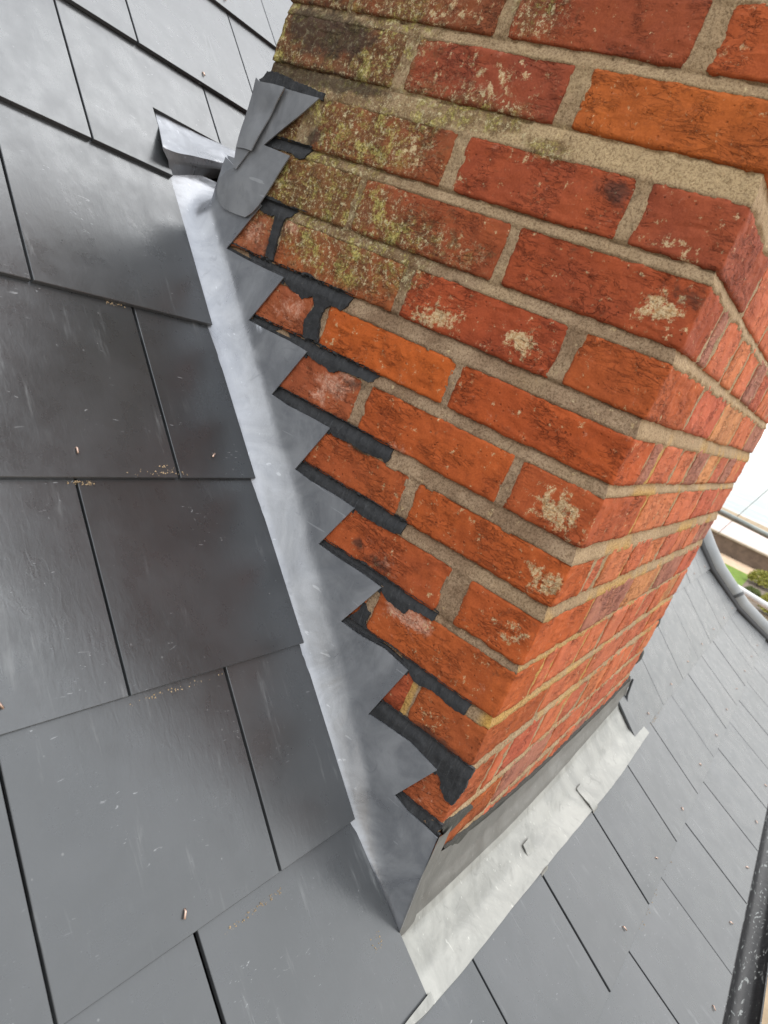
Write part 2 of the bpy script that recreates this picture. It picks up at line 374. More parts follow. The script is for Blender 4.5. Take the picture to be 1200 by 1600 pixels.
def brick_material():
    m, nt, b = new_mat("brick_clay"); k = NB(nt)
    vec = k.coord()
    oi = k.N('ShaderNodeObjectInfo')
    big = k.noise(vec, 14, 4, .6, .5); mid = k.noise(vec, 60, 5, .65, .4); fine = k.noise(vec, 420, 3, .7)
    c = k.mix(k.ramp(big, .35, .68, 0, .5), oi.outputs['Color'], k.mix(1.0, oi.outputs['Color'], (.62, .58, .75), 'MULTIPLY'))
    c = k.mix(k.ramp(mid, .55, .75, 0, .25), c, k.mix(1.0, c, (1.2, 1.4, 1.4), 'MULTIPLY'))
    c = k.mix(k.ramp(fine, .38, .62, .4, 0), c, k.mix(1.0, c, (.66, .6, .6), 'MULTIPLY'))
    # creased clay face: long folds that run mostly along the brick, with open cracks
    fv = k.coord((.55, .55, 1.7), rot=(.22, 0, 0))
    fold = k.noise(fv, 38, 6, .68, .9, 'RIDGED_MULTIFRACTAL')
    crn = k.noise(fv, 34, 5, .62, 1.1)
    crease = k.ramp(k.math('ABSOLUTE', k.math('SUBTRACT', crn, .5)), 0, .022)
    cr2 = k.ramp(k.math('ABSOLUTE', k.math('SUBTRACT', k.noise(fv, 70, 5, .65, .9), .48)), 0, .03)
    zone = k.ramp(k.noise(vec, 17, 3, .6), .43, .64)
    lines = k.math('MULTIPLY', k.ramp(crease, 0, 1, 1, 0), zone)
    lines2 = k.math('MULTIPLY', k.ramp(cr2, 0, 1, 1, 0), zone)
    c = k.mix(k.math('MULTIPLY', lines, .38), c, k.mix(1.0, c, (.42, .34, .34), 'MULTIPLY'))  # shadow in the creases painted into the clay colour
    c = k.mix(k.math('MULTIPLY', lines2, .16), c, k.mix(1.0, c, (.45, .38, .38), 'MULTIPLY'))
    c2, lw = stain_layers(k, c, vec, fine)
    vor = k.N('ShaderNodeTexVoronoi'); vor.inputs['Scale'].default_value = 95; k.L(vec, vor.inputs['Vector'])
    pit = k.ramp(vor.outputs['Distance'], .05, .17)
    c3 = k.mix(k.ramp(vor.outputs['Distance'], .03, .1, .6, 0), c2, (.03, .015, .01))
    k.L(c3, b.inputs['Base Color'])
    b.inputs['Roughness'].default_value = .88
    b.inputs['Specular IOR Level'].default_value = .25
    n = k.bump(fold, .0028, .7)
    n = k.bump(k.math('SUBTRACT', 1.0, lines), .0024, .8, n)
    n = k.bump(k.math('SUBTRACT', 1.0, lines2), .0014, .8, n)
    n = k.bump(mid, .0030, .55, n)
    n = k.bump(pit, .0014, .7, n)
    n = k.bump(fine, .0005, .9, n)
    k.L(n, b.inputs['Normal'])
    return m

def mortar_material():
    m, nt, b = new_mat("lime_mortar"); k = NB(nt)
    vec = k.coord(rnd=False)
    a = k.noise(vec, 16, 4, .6); f = k.noise(vec, 380, 4, .75); g = k.noise(vec, 120, 5, .7)
    at = k.N('ShaderNodeAttribute', attribute_name='tone'); sp = k.N('ShaderNodeSeparateColor')
    k.L(at.outputs['Color'], sp.inputs[0])
    c = k.mix(k.ramp(a, .35, .65), (.26, .172, .108), (.40, .285, .185))
    c = k.mix(sp.outputs[0], c, (.50, .37, .215))          # pale repair mortar
    c = k.mix(sp.outputs[1], c, (.56, .33, .09))           # yellow fresh pointing
    c = k.mix(k.ramp(f, .36, .56, .75, 0), c, k.mix(1.0, c, (.42, .38, .34), 'MULTIPLY'))
    c = k.mix(k.ramp(g, .58, .68, 0, .5), c, k.mix(1.0, c, (1.35, 1.35, 1.35), 'MULTIPLY'))
    c, lw = stain_layers(k, c, vec, f)
    k.L(c, b.inputs['Base Color']); b.inputs['Roughness'].default_value = .95
    b.inputs['Specular IOR Level'].default_value = .15
    n = k.bump(g, .0035, .8); n = k.bump(f, .0012, 1.0, n)
    k.L(n, b.inputs['Normal'])
    return m

def slate_material():
    m, nt, b = new_mat("slate_fibre"); k = NB(nt)
    vec = k.coord(); oi = k.N('ShaderNodeObjectInfo')
    cl = k.noise(vec, 5, 4, .6, .4); ma = k.noise(vec, 260, 3, .7)
    sv = k.coord((1, .12, .12)); streak = k.noise(sv, 60, 5, .7, .3)
    c = k.mix(k.ramp(cl, .35, .65), (.035, .038, .040), (.051, .054, .057))
    c = k.mix(k.ramp(oi.outputs['Random'], 0, 1, 0, .35, False), c, (.080, .081, .082))
    dust = k.math('MULTIPLY', k.ramp(streak, .56, .74), k.ramp(k.noise(vec, 9, 3, .6), .45, .65))
    c = k.mix(k.math('MULTIPLY', dust, .55), c, (.24, .25, .25))
    # scuffs and specks
    sc = k.coord((.25, 1.0, 1.0), rot=(0, 0, .7)); scr = k.noise(sc, 170, 2, .5, 2.5)
    scuff = k.math('MULTIPLY', k.ramp(scr, .70, .73), k.ramp(k.noise(vec, 16, 2, .5), .52, .62))
    c = k.mix(k.math('MULTIPLY', scuff, .7), c, (.34, .35, .36))
    vo = k.N('ShaderNodeTexVoronoi'); vo.inputs['Scale'].default_value = 60; k.L(vec, vo.inputs['Vector'])
    sp = k.math('MULTIPLY', k.ramp(vo.outputs['Distance'], .05, .09, 1, 0), k.ramp(k.noise(vec, 30, 2, .5), .55, .6))
    c = k.mix(k.math('MULTIPLY', sp, .35), c, (.3, .3, .3))
    k.L(c, b.inputs['Base Color'])
    r = k.ramp(k.noise(vec, 22, 5, .65), .3, .7, .25, .36)
    k.L(k.math('ADD', r, k.math('MULTIPLY', dust, .15)), b.inputs['Roughness'])
    b.inputs['Specular IOR Level'].default_value = .95
    b.inputs['Specular Tint'].default_value = (.93, .97, 1.0, 1)
    rp = k.noise(k.coord((1, .35, .35)), 120, 4, .6, .8)
    n = k.bump(k.noise(vec, 9, 2, .5), .0020, .35); n = k.bump(rp, .0004, .5, n); n = k.bump(ma, .00012, .6, n)
    k.L(n, b.inputs['Normal'])
    return m

def lead_material(name, col, light, metal, rough, scale=1.0, dent=.4):
    m, nt, b = new_mat(name); k = NB(nt)
    vec = k.coord(rnd=False)
    sv = k.coord((1, 1, .35), rnd=False, rot=(.6, 0, 0))
    cl = k.noise(vec, 11 * scale, 5, .62, 1.2); st = k.noise(sv, 70, 5, .7, .6); f = k.noise(vec, 260, 4, .7)
    c = k.mix(k.ramp(cl, .3, .75, 0, .8), col, light)
    c = k.mix(k.ramp(st, .5, .75, 0, .3), c, light)
    c = k.mix(k.ramp(k.noise(vec, 24, 4, .6, 2.0), .58, .75, 0, .35), c, tuple(.6 * x for x in col))
    scr = k.noise(k.coord((1, .08, 1), rnd=False, rot=(.75, .2, 0)), 150, 2, .5, .6)
    c = k.mix(k.ramp(scr, .69, .72, 0, .4), c, tuple(min(.9, 1.5 * x) for x in light))
    k.L(c, b.inputs['Base Color']); b.inputs['Metallic'].default_value = metal
    k.L(k.ramp(cl, .3, .7, rough - .06, rough + .1), b.inputs['Roughness'])
    n = k.bump(k.noise(vec, 9 * scale, 3, .5, .5), .012, dent); n = k.bump(st, .0007, .5, n); n = k.bump(f, .0003, .45, n)
    k.L(n, b.inputs['Normal'])
    return m

def simple(name, col, rough=.8, metal=0.0, var=.25, scale=8, bump=0.0, bscale=60, spec=.4, col2=None):
    m, nt, b = new_mat(name); k = NB(nt)
    vec = k.coord()
    a = k.noise(vec, scale, 5, .65, .3)
    c2 = col2 if col2 else tuple(x * (1 - var) for x in col)
    k.L(k.mix(k.ramp(a, .35, .65), col, c2), b.inputs['Base Color'])
    b.inputs['Roughness'].default_value = rough; b.inputs['Metallic'].default_value = metal
    b.inputs['Specular IOR Level'].default_value = spec
    if bump: k.L(k.bump(k.noise(vec, bscale, 4, .65), bump, .7), b.inputs['Normal'])
    return m

M_BRICK = brick_material(); M_MORTAR = mortar_material(); M_SLATE = slate_material()
M_LEAD = lead_material("lead_sheet", (.25, .262, .285), (.42, .435, .46), .6, .32)
M_LEAD_DARK = lead_material("lead_dull", (.24, .248, .262), (.36, .37, .385), .6, .42)
M_APRON = lead_material("lead_oxidised", (.22, .223, .208), (.38, .382, .355), .45, .46, 1.0, .3)
M_UPSTAND_SHADED = lead_material("lead_upstand_shaded", (.16, .16, .152), (.25, .25, .237), .5, .48, 1.0, .25)  # same lead as the apron, with the upstand's shading put into the colour
def sealant_material(name, dark, pale, rough):
    m, nt, b = new_mat(name); k = NB(nt)
    vec = k.coord(rnd=False)
    st = k.noise(k.coord((1, 1.6, .25), rnd=False, rot=(.25, 0, 0)), 120, 5, .7, .8); a = k.noise(vec, 45, 5, .7, .6); f = k.noise(vec, 400, 3, .7)
    c = k.mix(k.ramp(a, .35, .7), dark, tuple(1.5 * x for x in dark))
    c = k.mix(k.ramp(st, .52, .75, 0, .6), c, pale)
    c = k.mix(k.ramp(f, .62, .75, 0, .5), c, (.17, .15, .12))
    k.L(c, b.inputs['Base Color']); k.L(k.ramp(a, .3, .7, rough - .15, rough + .12), b.inputs['Roughness'])
    b.inputs['Specular IOR Level'].default_value = .35
    n = k.bump(st, .0014, .7); n = k.bump(k.noise(vec, 90, 4, .7), .002, .7, n); n = k.bump(f, .0004, .7, n)
    k.L(n, b.inputs['Normal'])
    return m
M_SEAL = sealant_material("lead_sealant", (.022, .023, .025), (.075, .08, .085), .62)
M_SEAL_GREY = sealant_material("lead_sealant_grey", (.040, .041, .036), (.10, .10, .09), .72)
M_COPPER = simple("copper_wire", (.72, .52, .42), .35, .9, .4, 90)
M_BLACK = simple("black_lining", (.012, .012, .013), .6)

# ------------------------------------------------------------------ setting: ground, garden, beach and sea below
def ground_sheet(name, x0, x1, y0, y1, z, mat, kind='structure', n=1):
    v = []; f = []
    for i in range(n + 1):
        for j in range(n + 1):
            v.append((x0 + (x1 - x0) * i / n, y0 + (y1 - y0) * j / n, z))
    for i in range(n):
        for j in range(n):
            a = i * (n + 1) + j
            f.append((a, a + n + 1, a + n + 2, a + 1))
    o = mesh_obj(name, v, f, mat)
    o['kind'] = kind
    return o

m_ground = simple("sandy_ground", (.36, .27, .17), .95, 0, .3, 2.5, .02, 8)
m_lawn = simple("lawn_grass", (.15, .235, .025), .95, 0, .3, 4, .03, 30)
m_path = simple("sandstone_path", (.55, .40, .27), .9, 0, .2, 3)
m_soil = simple("bed_soil", (.10, .075, .055), .95, 0, .4, 5, .05, 12, col2=(.2, .16, .12))
m_shingle = simple("shingle", (.62, .53, .49), .95, 0, .2, 6, .05, 20, col2=(.47, .38, .36))
ground = ground_sheet('ground', -60000, 70000, -90000, 90000, -6010, m_ground)
path = ground_sheet('path', 39300, 42200, -60000, 60000, -6002, m_path)
lawn = ground_sheet('lawn', 30000, 39300, 900, 40000, -5998, m_lawn)
bed = ground_sheet('flower_bed', 31500, 39300, -14000, 900, -5994, m_soil)
beach = mesh_obj('beach', [(42500, -300000, -5300), (42500, 300000, -5300), (56000, 300000, -5500), (56000, -300000, -5500),
                           (66000, 300000, -9400), (66000, -300000, -9400)], [(0, 3, 2, 1), (3, 5, 4, 2)], m_shingle)
beach['kind'] = 'structure'
m, nt, b = new_mat("sea_water"); k = NB(nt)
vec = k.coord((.05, .012, 1), rnd=False)
w = k.noise(vec, 6, 5, .6, .6)
k.L(k.mix(k.ramp(w, .45, .6), (.10, .17, .18), (.24, .28, .27)), b.inputs['Base Color'])
b.inputs['Roughness'].default_value = .25
k.L(k.bump(w, .5, .4), b.inputs['Normal'])
sea = ground_sheet('sea', 60000, 5000000, -3500000, 3500000, -9000, m)

m_wall = simple("garden_brick_wall", (.16, .115, .085), .9, 0, .3, 3, .02, 20)
gw = empty('garden_wall', (42300, 2000, -6000), 'long brown garden wall between the lawn path and the pale beach', 'wall')
def box_verts(x0, x1, y0, y1, z0, z1):
    v = [(x, y, z) for x in (x0, x1) for y in (y0, y1) for z in (z0, z1)]
    f = [(0, 1, 3, 2), (4, 6, 7, 5), (0, 4, 5, 1), (2, 3, 7, 6), (0, 2, 6, 4), (1, 5, 7, 3)]
    return v, f
v, f = box_verts(42300, 42600, -60000, 60000, -6000, -5130); mesh_obj('wall_body', v, f, m_wall, gw)
v, f = box_verts(42220, 42700, -60000, 60000, -5130, -5050); mesh_obj('coping', v, f, simple("coping_stone", (.36, .30, .22), .9), gw)

def leaf_mound(parent, name, c, r, n, size, mat, seed):
    rr = random.Random(seed); v = []; f = []
    for i in range(n):
        th = rr.uniform(0, 2 * math.pi); ph = math.acos(rr.uniform(-.15, 1)); q = r * (.72 + .3 * rr.random() + .14 * math.sin(3 * th + seed) * math.sin(2 * ph))
        p = Vector(c) + Vector((math.sin(ph) * math.cos(th), math.sin(ph) * math.sin(th), .85 * math.cos(ph))) * q
        a = Vector((rr.gauss(0, 1), rr.gauss(0, 1), rr.gauss(0, 1))).normalized(); bb = a.orthogonal().normalized()
        a *= size * rr.uniform(.6, 1.3); bb = bb * size * .45
        k0 = len(v); v += [tuple(p - a), tuple(p + bb), tuple(p + a), tuple(p - bb)]; f.append((k0, k0 + 1, k0 + 2, k0 + 3))
    return mesh_obj(name, v, f, mat, parent, c)
m_bush1 = simple("yellow_leaves", (.30, .27, .04), .7, 0, .4, 6, col2=(.16, .17, .03))
m_bush2 = simple("olive_leaves", (.12, .15, .035), .7, 0, .4, 6)
m_stem = simple("shrub_stem", (.10, .07, .045), .9)
for (x, y, r, mt, lab) in ((37500, 350, 620, m_bush1, 'round yellow green shrub in the bed nearest the garden wall'),
                           (33500, 330, 380, m_bush2, 'small olive green shrub at the edge of the lawn'),
                           (31500, -950, 900, m_bush1, 'broad yellow shrub in front, behind the white tube')):
    e = empty('shrub', (x, y, -5994), lab, 'shrub', 'shrubs in the garden bed')
    leaf_mound(e, 'foliage', (x, y, -5994 + r * .35), r, 1500, r * .11, mt, int(x) % 97)
    for s in range(3):
        a = s * 2.1
        v, f = box_verts(x - 25 + 90 * math.cos(a), x + 25 + 90 * math.cos(a), y - 25 + 90 * math.sin(a), y + 25 + 90 * math.sin(a), -5994, -5994 + r * .7)
        mesh_obj('stem', v, f, m_stem, e)

def tube_along(name, pts, rad, mat, parent=None, seg=16, open_arc=None, loc=(0, 0, 0), smooth=True):
    v = []; f = []
    P = [Vector(p) for p in pts]
    up = Vector((0, 0, 1))
    for i, p in enumerate(P):
        d = (P[min(i + 1, len(P) - 1)] - P[max(i - 1, 0)]).normalized()
        a = d.cross(up)
        if a.length < 1e-3: a = d.cross(Vector((1, 0, 0)))
        a.normalize(); b_ = a.cross(d).normalized()
        for s in range(seg):
            t = 2 * math.pi * s / seg
            v.append(tuple(p + a * math.cos(t) * rad + b_ * math.sin(t) * rad))
    for i in range(len(P) - 1):
        for s in range(seg):
            f.append((i * seg + s, i * seg + (s + 1) % seg, (i + 1) * seg + (s + 1) % seg, (i + 1) * seg + s))
    f.append(tuple(range(seg - 1, -1, -1))); f.append(tuple((len(P) - 1) * seg + s for s in range(seg)))
    return mesh_obj(name, v, f, mat, parent, loc, smooth)

def extend(a, b, ta, tb):
    a, b = Vector(a), Vector(b)
    return [tuple(a + (b - a) * ta), tuple(a + (b - a) * tb)]
m_galv = simple("galvanised_tube", (.26, .28, .26), .45, .6, .3, 14)
m_white = simple("white_tube", (.62, .64, .64), .4, .1, .1, 14)
t = tube_along('scaffold_tube', extend(TUBE1[0], TUBE1[1], -4, 5), 21, m_galv)
tag(t, 'grey galvanised scaffold tube crossing in front of the pale water', 'tube', 'scaffold tubes beyond the roof verge')
t = tube_along('scaffold_tube', extend(TUBE2[0], TUBE2[1], -8, 9), 21, m_white)
tag(t, 'white scaffold tube lower down, beside the roof edge and shrubs', 'tube', 'scaffold tubes beyond the roof verge')
t = tube_along('tie_wire', extend(WIRE[0], WIRE[1], -.2, 3), 3.2, m_galv, seg=6)
tag(t, 'thin dark wire running up behind the grey scaffold tube', 'wire')

# ------------------------------------------------------------------ the house below the roof
house = empty('house', (1500, 1500, -6000), 'brick house wall below the slate eaves and verge', 'house')
m_house = simple("house_brick", (.34, .13, .07), .9, 0, .3, 3, .01, 40)
v, f = box_verts(-2600, 2950, -330, -80, -6000, -1260); mesh_obj('front_wall', v, f, m_house, house)
v = [(2700, -80, -6000), (2950, -80, -6000), (2950, 2600, -6000), (2700, 2600, -6000),
     (2700, -80, -1080), (2950, -80, -1080), (2950, 2560, 1600), (2700, 2560, 1600)]
mesh_obj('gable_wall', v, [(0, 3, 2, 1), (4, 5, 6, 7), (0, 1, 5, 4), (1, 2, 6, 5), (2, 3, 7, 6), (3, 0, 4, 7)], m_house, house)

# ------------------------------------------------------------------ the slate roof
roof = empty('slate_roof', (0, 0, Z0), 'dark grey slate roof that wraps round the brick chimney', 'roof')
TH = 5.5
def prof(k): return Vector((0, PROF[k][0], PROF[k][1]))
KMAX = 7
# deck under the slates (battens and lining), one closed slab following the slope
dv = []; ks = sorted(PROF)
for k_ in ks:
    p = prof(k_)
    for x in (-2600, 3030):
        dv += [(x, p.y + 22, p.z - 22), (x, p.y + 60, p.z - 60)]
df = []
for i in range(len(ks) - 1):
    a = i * 4
    df += [(a, a + 4, a + 6, a + 2), (a + 1, a + 3, a + 7, a + 5), (a, a + 1, a + 5, a + 4), (a + 2, a + 6, a + 7, a + 3)]
df += [(0, 2, 3, 1), (len(dv) - 4, len(dv) - 3, len(dv) - 1, len(dv) - 2)]
mesh_obj('roof_lining', dv, df, M_BLACK, roof)

def EX(y):   # right edge of the slates along the left side of the chimney
    return lerp_tab([(-8, 0), (98, -18), (267, -24), (428, -31), (596, -35), (763, -32), (900, -32)], y)

def slate_frame(k):
    """origin at the tail, unit vector up the slate, normal"""
    lo = prof(k); hi = prof(k - 1)
    d0 = (hi - lo); n0 = Vector((0, -d0.z, d0.y)).normalized()
    hi2 = hi - n0 * (TH + .8)
    up = (hi2 - lo); g = up.length; up.normalize()
    n = Vector((0, -up.z, up.y)).normalized()
    if n.z < 0: n = -n
    return lo, up, n, g

def make_rivet(parent, p, up, n, seed):
    r = random.Random(seed); a = r.uniform(-.9, .9)
    d = (up * math.cos(a) + Vector((1, 0, 0)) * math.sin(a)) * -1
    pts = [p - n * 3, p + n * 1.2, p + n * 2.4 + d * 1.4, p + n * 2.6 + d * r.uniform(6, 9)]
    o = tube_along('copper_rivet', [tuple(q) for q in pts], 1.25, M_COPPER, None, 8)
    o.parent = parent
    o.location = -(Vector(parent.location) + roof.location) + o.location
    return o

def make_slate(k, x0, x1, outline=None, rivet=True, overlap=70, x1top=None):
    lo, up, n, g = slate_frame(k)
    tilt = rng.uniform(-.6, .6); lift = rng.uniform(0, .7)
    L = g + overlap
    xt1 = x1 if x1top is None else x1top
    if outline is None:
        outline = [(x0, 0), (x1, 0), (x1 + (xt1 - x1) * L / g, L), (x0, L)]
    C = .6
    def P(x, s, h):
        w = (x - x0) / max(1, (x1 - x0)) - .5
        return tuple(Vector((x, 0, 0)) + lo + up * s + n * (h + lift + tilt * w))
    m_ = len(outline)
    cx = sum(q[0] for q in outline) / m_; cs = sum(q[1] for q in outline) / m_
    ins = []
    for i, (x, s) in enumerate(outline):
        a = outline[i - 1]; c_ = outline[(i + 1) % m_]
        e1 = Vector((x - a[0], s - a[1])).normalized(); e2 = Vector((c_[0] - x, c_[1] - s)).normalized()
        nn = Vector((-(e1.y + e2.y), e1.x + e2.x))
        nn = nn / max(.3, nn.length ** 2 / 2) if nn.length > 0 else nn
        ins.append((x + nn.x * C, s + nn.y * C))
    vv = [P(x, s, 0) for x, s in ins] + [P(x, s, -C) for x, s in outline] + [P(x, s, -TH) for x, s in outline]
    ff = [tuple(range(m_)), tuple(range(3 * m_ - 1, 2 * m_ - 1, -1))]
    for i in range(m_):
        j = (i + 1) % m_
        ff += [(i, m_ + i, m_ + j, j), (m_ + i, 2 * m_ + i, 2 * m_ + j, m_ + j)]
    mid = Vector((cx, 0, 0)) + lo + up * (g * .5)
    o = mesh_obj('slate', vv, ff, M_SLATE, roof, mid)
    if rivet:
        rp = Vector(((x0 + x1) / 2 + rng.uniform(-6, 6), 0, 0)) + lo + up * rng.uniform(24, 34)
        make_rivet(o, rp, up, n, rng.randint(0, 9999))
    return o

GAP = 1.6
def row(k, xs, rivets=True, gaps=None, **kw):
    for i in range(len(xs) - 1):
        g1 = GAP + rng.uniform(-.2, 1.4) + (1.2 if xs[i] > 0 else 0)
        make_slate(k, xs[i] + g1, xs[i + 1] - GAP, rivet=rivets, **kw)

def grid(first, step, lo, hi):
    import math as _m
    a = _m.ceil((lo - first) / step); out = []
    while first + a * step <= hi:
        out.append(first + a * step); a += 1
    return out

LX = -1200
for k_ in range(-10, 8):
    par = k_ % 2
    base = -165.5 if par == 0 else -300.5
    if k_ <= -1:
        xs = [x for x in grid(base, 270, LX, 3040)]
        if k_ == -1: xs[:] = [x for x in xs]
        rv = k_ >= -3
        for i in range(len(xs) - 1):
            # slates inside the chimney footprint are left out
            yl = PROF[k_][0]
            if yl < CD and xs[i + 1] > 0 and xs[i] < GW: continue
            make_slate(k_, xs[i] + GAP, xs[i + 1] - GAP, rivet=rv)
    elif k_ <= 4:
        ylo, yhi = PROF[k_][0], PROF[k_ - 1][0]
        xs = [x for x in grid(base, 270, LX, -60)]
        if k_ == 0:
            for i in range(len(xs) - 1): make_slate(0, xs[i] + GAP, xs[i + 1] - GAP)
            # slate notched round the gutter outlet, then short slates along its head
            make_slate(0, -165.5 + GAP, 104, [(-165.5 + GAP, 0), (-33, 0), (-33, 116), (102.5, 116), (102.5, 300), (-165.5 + GAP, 300)], rivet=False)
            make_slate(0, 106, 374, [(106, 116), (373, 116), (373, 300), (106, 300)], rivet=False)
            for q in range(3): make_slate(0, 376 + 270 * q, 643 + 270 * q, [(376 + 270 * q, 116), (643 + 270 * q, 116), (643 + 270 * q, 300), (376 + 270 * q, 300)], rivet=False)
            rx = grid(1190, 270, 1150, 3040); rx = [1130] + rx
            row(0, rx, False)
            continue
        for i in range(len(xs) - 1): make_slate(k_, xs[i] + GAP + (2.2 if k_ == 3 else 0), xs[i + 1] - GAP)
        make_slate(k_, xs[-1] + GAP + (1.5 if k_ in (2, 4) else 0), EX(ylo), x1top=EX(yhi), rivet=(k_ in (2,)))
        start = {1: 1390, 2: 1250, 3: 1390, 4: 1230}[k_]
        rx = [1135] + [x for x in grid(start, 316, 1150, 3030 + 0 * k_)] + [3048 if k_ < 4 else 3080]
        row(k_, rx, True)
    elif k_ == 5:
        row(5, [-1097, -827, -557, -287])
        make_slate(5, -287 + GAP + 2.5, 5, x1top=-18, overlap=60, rivet=False)
        xs5 = [1092, 1431, 1751, 2068, 2382, 2705, 3030]
        o = None
        for i in range(len(xs5) - 1): make_slate(5, xs5[i] + GAP, xs5[i + 1] - GAP)
        make_slate(5, 3030 + GAP, 3286, x1top=3084)
    elif k_ == 6:
        row(6, [-1280, -990, -710, -430, -150, 125, 393.5, 680, 969, 1268, 1566, 1861, 2158, 2455, 2750, 3045, 3300])
        make_slate(6, 3302, 3470, x1top=3288, rivet=False)
    else:
        row(7, [-1190, -900, -615, -330, -45, 240, 526, 808, 1094, 1379, 1675, 1965, 2255, 2550, 2845, 3140, 3470])

# ------------------------------------------------------------------ verge capping and gutter
m_verge = simple("grey_verge", (.25, .262, .268), .42, .3, .15, 6)
vg = empty('verge_capping', VERGE[2], 'grey rounded verge capping along the right edge of the roof', 'verge')
VP = [Vector((2960, 1250, 394)), Vector((3000, 600, -256))] + [Vector(p) for p in VERGE[:3]] + [Vector((3480, -277, -1024)), Vector((3640, -470, -1114))]
def verge_section(name, pts, mat, a0=0.0, w=125, hgt=56, lead=34):
    vv = []; ff = []; S_ = 9
    for i, p in enumerate(pts):
        q = pts[min(i + 1, len(pts) - 1)] - pts[max(i - 1, 0)]
        q.normalize(); n = Vector((0, -q.z, q.y)).normalized() * (1 if q.y < 0 else -1)
        if n.z < 0: n = -n
        for s in range(S_ + 1):
            t = math.pi * s / S_
            vv.append(tuple(p + Vector((lead + w * .5 - w * .5 * math.cos(t), 0, 0)) + n * (hgt * math.sin(t) - 2)))
        vv.append(tuple(p + Vector((lead + w, 0, 0)) - n * 130)); vv.append(tuple(p + Vector((lead + 12, 0, 0)) - n * 130))
    R_ = S_ + 3
    for i in range(len(pts) - 1):
        for s in range(R_):
            ff.append((i * R_ + s, i * R_ + (s + 1) % R_, (i + 1) * R_ + (s + 1) % R_, (i + 1) * R_ + s))
    ff.append(tuple(range(R_ - 1, -1, -1))); ff.append(tuple((len(pts) - 1) * R_ + s for s in range(R_)))
    o = mesh_obj(name, vv, ff, mat, vg, smooth=True); o.data.set_sharp_from_angle(angle=math.radians(40)); return o
jp = VP[3].lerp(VP[4], .72)
verge_section('capping_length', VP[:4] + [jp], m_verge)
verge_section('capping_length', [jp + (VP[4] - VP[3]).normalized() * 5] + VP[4:], m_verge)
verge_section('joint_clip', [jp - (VP[4] - VP[3]).normalized() * 9, jp + (VP[4] - VP[3]).normalized() * 12], simple("clip_dark", (.05, .055, .06), .5), w=130, hgt=59.5, lead=31.5)
verge_section('verge_gap_shade', VP, M_BLACK, w=80, hgt=17, lead=-6)  # black strip added to stand in for the shade in the verge gap

m, nt, b = new_mat("gutter_black"); k = NB(nt)
vec = k.coord(rnd=False); sv = k.coord((.12, 1, 1), rnd=False)
dust = k.ramp(k.noise(sv, 60, 5, .7, 1.5), .55, .78, 0, .35); scr = k.ramp(k.noise(k.coord((.3, 1, 1), rnd=False, rot=(0, 0, .9)), 55, 3, .6, 3.0), .60, .66, 0, .8)
k.L(k.mix(scr, k.mix(dust, (.010, .010, .011), (.06, .065, .06)), (.28, .30, .29)), b.inputs['Base Color'])
b.inputs['Roughness'].default_value = .28; b.inputs['Specular IOR Level'].default_value = .3
k.L(k.bump(k.noise(vec, 30, 3, .5, 1.0), .002, .5), b.inputs['Normal'])
gt = empty('rain_gutter', (900, -530, -1170), 'scratched glossy black rain gutter along the eaves', 'gutter')
vv = []; ff = []; S_ = 20
GX0, GX1, NX = -1300, 3750, 60
for i in range(NX + 1):
    x = GX0 + (GX1 - GX0) * i / NX
    for (R1) in (34, 31):
        for s in range(S_ + 1):
            t = math.pi + math.pi * s / S_
            vv.append((x, -508 + R1 * math.cos(t), -1122 + R1 * math.sin(t)))
R_ = S_ + 1
for i in range(NX):
    for s in range(S_):
        a = i * 2 * R_; c_ = (i + 1) * 2 * R_
        ff.append((a + s, a + s + 1, c_ + s + 1, c_ + s)); ff.append((a + R_ + s, c_ + R_ + s, c_ + R_ + s + 1, a + R_ + s + 1))
    for s in (0, S_):
        a = i * 2 * R_; c_ = (i + 1) * 2 * R_
        q = (a + s, c_ + s, c_ + R_ + s, a + R_ + s); ff.append(q if s == 0 else tuple(reversed(q)))
g_ = mesh_obj('trough', vv, ff, m, gt, smooth=True); g_.data.set_sharp_from_angle(angle=math.radians(45))
for x in (-500, 350, 1150, 1950, 2750):
    pts = [(x, -508 + 35 * math.cos(math.pi + math.pi * s / 14), -1122 + 35 * math.sin(math.pi + math.pi * s / 14)) for s in range(15)]
    vv = []; ff = []
    for q in pts:
        for dx in (-11, 11):
            vv.append((x + dx, q[1], q[2])); vv.append((x + dx, -508 + (q[1] + 508) * 1.05, -1122 + (q[2] + 1122) * 1.05))
    for i in range(14):
        a = i * 4
        ff += [(a, a + 2, a + 6, a + 4), (a + 1, a + 5, a + 7, a + 3), (a, a + 4, a + 5, a + 1), (a + 2, a + 3, a + 7, a + 6)]
    ff += [(0, 1, 3, 2), (56, 58, 59, 57)]
    mesh_obj('gutter_bracket', vv, ff, m, gt)
v, f = box_verts(-1290, 3740, -448, -430, -1290, -1128); mesh_obj('fascia_board', v, f, simple("fascia", (.5, .5, .48), .6), gt)

